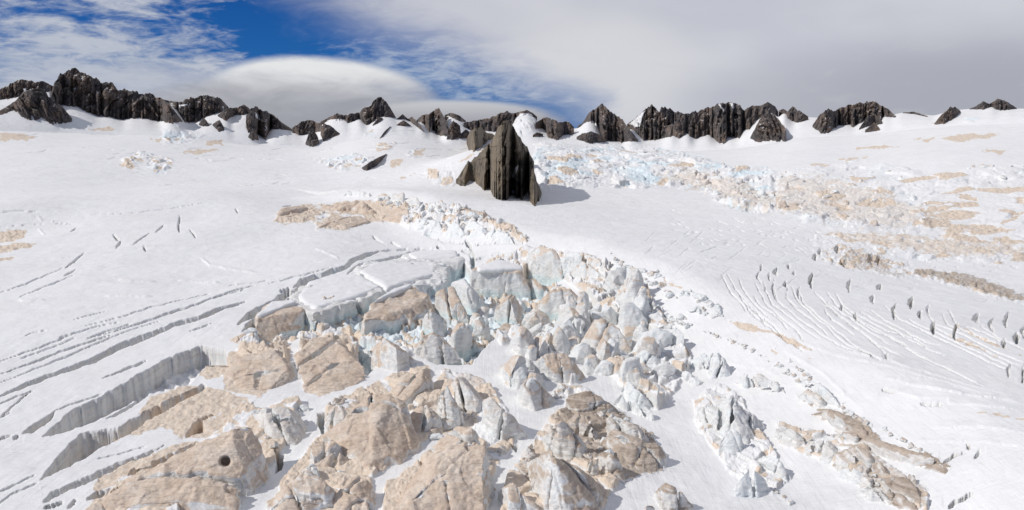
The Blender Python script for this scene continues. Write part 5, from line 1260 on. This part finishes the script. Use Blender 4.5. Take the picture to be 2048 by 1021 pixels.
strew('icefall_block', 'small distant ice block in the shattered icefall beyond the rock pyramid', 'ice blocks of the distant icefall', 'ice block', xs, ys, ['white', 'white', 'mixed', 'mixed'], 4.0, 12.0, 0.38)

xs, ys = many(within('D', '590,420;700,380;660,480;600,570', 6), within('D', '1240,420;1330,320;1440,420;1500,560;1400,500;1300,560', 12), within('D', '1390,640;1640,690;1560,860;1480,760', 8), within('E', '690,430;1000,460;1190,600;1180,680;900,650;760,560', 22), within('E', '760,560;1040,720;1000,860;800,760', 10),
              within('E', '440,720;540,660;520,900;420,860', 6), within('E', '370,830;560,900;640,1010;480,1010', 8), within('C', '1480,420;1780,400;1780,600;1600,700;1480,560', 8), within('D', '500,640;680,600;740,800;560,900;420,860', 8), within('D', '1000,380;1240,440;1250,620;1120,640', 7))
strew('ice_lump', 'small stained ice lump wedged between the large tan blocks of the near icefall', 'stained ice lumps between the near tan blocks', 'ice lump', xs, ys, ['mixed', 'brown', 'mixed', 'white'], 1.4, 4.6, 0.25)
# ------------------------------------------------------------------ light and sky
SUN_EL, SUN_AZ = math.radians(40), math.radians(-111)     # azimuth from +y, clockwise
sd = bpy.data.lights.new('sun', 'SUN'); sd.energy = 3.0; sd.angle = math.radians(0.6); sd.color = (1.0, 0.96, 0.91)
sun = bpy.data.objects.new('sun', sd); COL.objects.link(sun)
to_sun = Vector((math.sin(SUN_AZ) * math.cos(SUN_EL), math.cos(SUN_AZ) * math.cos(SUN_EL), math.sin(SUN_EL)))
sun.rotation_euler = to_sun.to_track_quat('Z', 'Y').to_euler()
sun.location = to_sun * 500

w = bpy.data.worlds.new("World"); scene.world = w; w.use_nodes = True
nt = w.node_tree; bg = nt.nodes['Background']; STR = 0.1
bg.inputs['Strength'].default_value = STR
sky = nt.nodes.new('ShaderNodeTexSky'); sky.sky_type = 'NISHITA'; sky.sun_disc = False
sky.sun_elevation = SUN_EL; sky.sun_rotation = SUN_AZ; sky.altitude = 2600; sky.air_density = 1.0; sky.dust_density = 0.1; sky.ozone_density = 3.0
tc = nt.nodes.new('ShaderNodeTexCoord'); sp = nt.nodes.new('ShaderNodeSeparateXYZ')
nt.links.new(tc.outputs['Generated'], sp.inputs[0])
dx, dy, dz = (S(nt, sp.outputs[i]) for i in range(3))
DEG = 57.29578
az = S(nt, dx.k)._m('ARCTAN2', dy) * DEG
el = dz._m('ARCSINE') * DEG
vec = S(nt, tc.outputs['Generated'])


def ae(px, py):
    a, e = azel(px, py); return math.degrees(float(a)), math.degrees(float(e))


cmb = nt.nodes.new('ShaderNodeCombineXYZ')
nt.links.new(az.k, cmb.inputs[0]); nt.links.new(el.k, cmb.inputs[1])
ac = S(nt, cmb.outputs[0])


def ell(px, py, wx, wy):
    """squared elliptical radius around a sky point, half sizes in degrees"""
    a, e = ae(px, py)
    p, q = (az - a) / wx, (el - e) / wy
    return p * p + q * q


deep = mixc(nt, 1.0, (1, 1, 1), (1, 1, 1))
tint = nt.nodes.new('ShaderNodeMix'); tint.data_type = 'RGBA'; tint.blend_type = 'MULTIPLY'; tint.inputs[0].default_value = 1.0
nt.links.new(sky.outputs[0], tint.inputs[6]); tint.inputs[7].default_value = (0.055, 0.27, 0.62, 1)
skyc = mixc(nt, el.ss(9.0, -1.0) * 0.75, S(nt, tint.outputs[2]), (0.022 / STR, 0.12 / STR, 0.40 / STR))


def cc(r, g, b):   # cloud radiance
    return (.9 * r / STR, .9 * g / STR, .9 * b / STR)


big = noise(nt, ac, 0.10, 4, 0.55, (0.7, 1.6, 1), None, 0.3)
wisp = noise(nt, ac, 0.42, 7, 0.62, (0.55, 1.7, 1), (0, 0, math.radians(-8)), 0.5)
fine = noise(nt, ac, 1.1, 6, 0.65, (0.5, 1.8, 1), (0, 0, math.radians(-6)), 0.6)
soft = noise(nt, ac, 0.12, 3, 0.5, (0.6, 1.5, 1))
# left field of thin broken cloud
aL, _ = ae(470, 90)
left = az.ss(aL + 7, aL - 7)
thin = (wisp * 0.62 + fine * 0.38)
lm = (thin * 1.25 - 0.125 + left * 0.30 - 0.25 + (el.ss(3.0, 7.5).inv()) * 0.10 * left).ss(0.40, 0.70)
c = mixc(nt, lm * 0.9, skyc, mixc(nt, wisp.ss(0.35, 0.7), cc(.50, .56, .68), cc(.66, .69, .76)))
# low bank on the left behind the ridge
e0 = ell(330, 215, 12, 3.2)
lb = (e0 + (wisp - 0.5) * 1.2).ss(1.15, 0.25)
c = mixc(nt, lb * 0.75, c, cc(.60, .63, .71))
# wisps in the blue gap
aG, eG = ae(880, 165)
gm = ell(870, 165, 9, 3.0)
c = mixc(nt, ((wisp * .5 + fine * .5) - 0.1 * gm).ss(0.34, 0.62) * 0.85, c, cc(.48, .57, .72))
# the great grey sheet on the right
aR, eR = ae(840, 110)
sheet_d = (az - aR) * 0.42 + (el - eR) * 1.0 + (big - 0.5) * 6.0 + (wisp - 0.5) * 3.5
sm = sheet_d.ss(-2.5, 4.5)
aT, eT = ae(1180, 215)
low = ((az - aT) + (wisp - 0.5) * 3.0).ss(-1.0, 2.6)
sm = sm.max(low)
a9, e9 = ae(1950, 205)
dark = ell(1990, 215, 20, 5.0).ss(1.4, 0.0)
brt = ell(1190, 150, 8, 4.5).ss(1.5, 0.0)
rc = mixc(nt, soft.ss(0.35, 0.65), cc(.66, .675, .75), cc(.74, .75, .81))
rc = mixc(nt, brt * 0.75, rc, cc(.84, .84, .86))
rc = mixc(nt, dark * 0.75, rc, cc(.42, .435, .495))
rc = mixc(nt, (wisp - 0.5).ss(0.05, 0.25) * 0.25, rc, cc(.70, .70, .74))
c = mixc(nt, sm * 0.97, c, rc)
# lens clouds
a1, e1 = ae(600, 190)
body = (ell(590, 222, 11.5, 2.7) + (wisp - 0.5) * 0.9 + (big - 0.5) * 0.8).ss(1.15, 0.45)
c = mixc(nt, body * 0.95, c, mixc(nt, (wisp * 0.6 + el * 0.08).ss(0.2, 0.85), cc(.40, .41, .455), cc(.64, .645, .69)))
p, q = (az - a1).max(0.0) / 11.0 - (az * -1.0 + a1).max(0.0) / 7.8, (el - ae(590, 232)[1]) / 4.35
lens = p * p * p.abs() .pow(0.15) + q.max(0.0) * q.max(0.0) + (fine - 0.5) * 0.16 + (wisp - 0.5) * 0.12
lmask = lens.ss(1.08, 0.76) * (q + (wisp - 0.5) * 0.5 + p * 0.12).ss(0.1, 0.75)
lc = mixc(nt, (q + (wisp - 0.5) * 0.5 - p.abs() * 0.1).ss(0.2, 0.8), cc(.56, .56, .60), cc(.92, .93, .94))
lc = mixc(nt, (wisp * 0.6 + big * 0.4 - 0.5 + (q - 0.45) * -0.5).ss(0.0, 0.25) * 0.3, lc, cc(.56, .56, .62))
c = mixc(nt, lmask, c, lc)
p2, q2 = (az - ae(905, 250)[0]) / 9.0, (el - ae(905, 250)[1]) / 1.95
lens2 = p2 * p2 + q2.max(0.0) * q2.max(0.0) + (fine - 0.5) * 0.25
lm2 = lens2.ss(1.1, 0.65)
c = mixc(nt, lm2 * 0.95, c, mixc(nt, q2.ss(0.1, 0.9), cc(.46, .46, .50), cc(.66, .67, .70)))
# behind the viewer: ordinary broken cloud
back = dy.ss(0.25, -0.1)
nb = noise(nt, vec, 2.2, 5, 0.6)
c = mixc(nt, back, c, mixc(nt, nb.ss(0.42, 0.6), mixc(nt, 0.0, skyc, skyc), cc(.33, .37, .44)))
nt.links.new(c.k, bg.inputs['Color'])

scene.view_settings.view_transform = 'Standard'
scene.view_settings.look = 'None'
scene.view_settings.exposure = -0.1
scene.view_settings.gamma = 1.0
scene.render.engine = 'CYCLES'
scene.cycles.use_denoising = True
scene.cycles.max_bounces = 8
scene.cycles.diffuse_bounces = 5
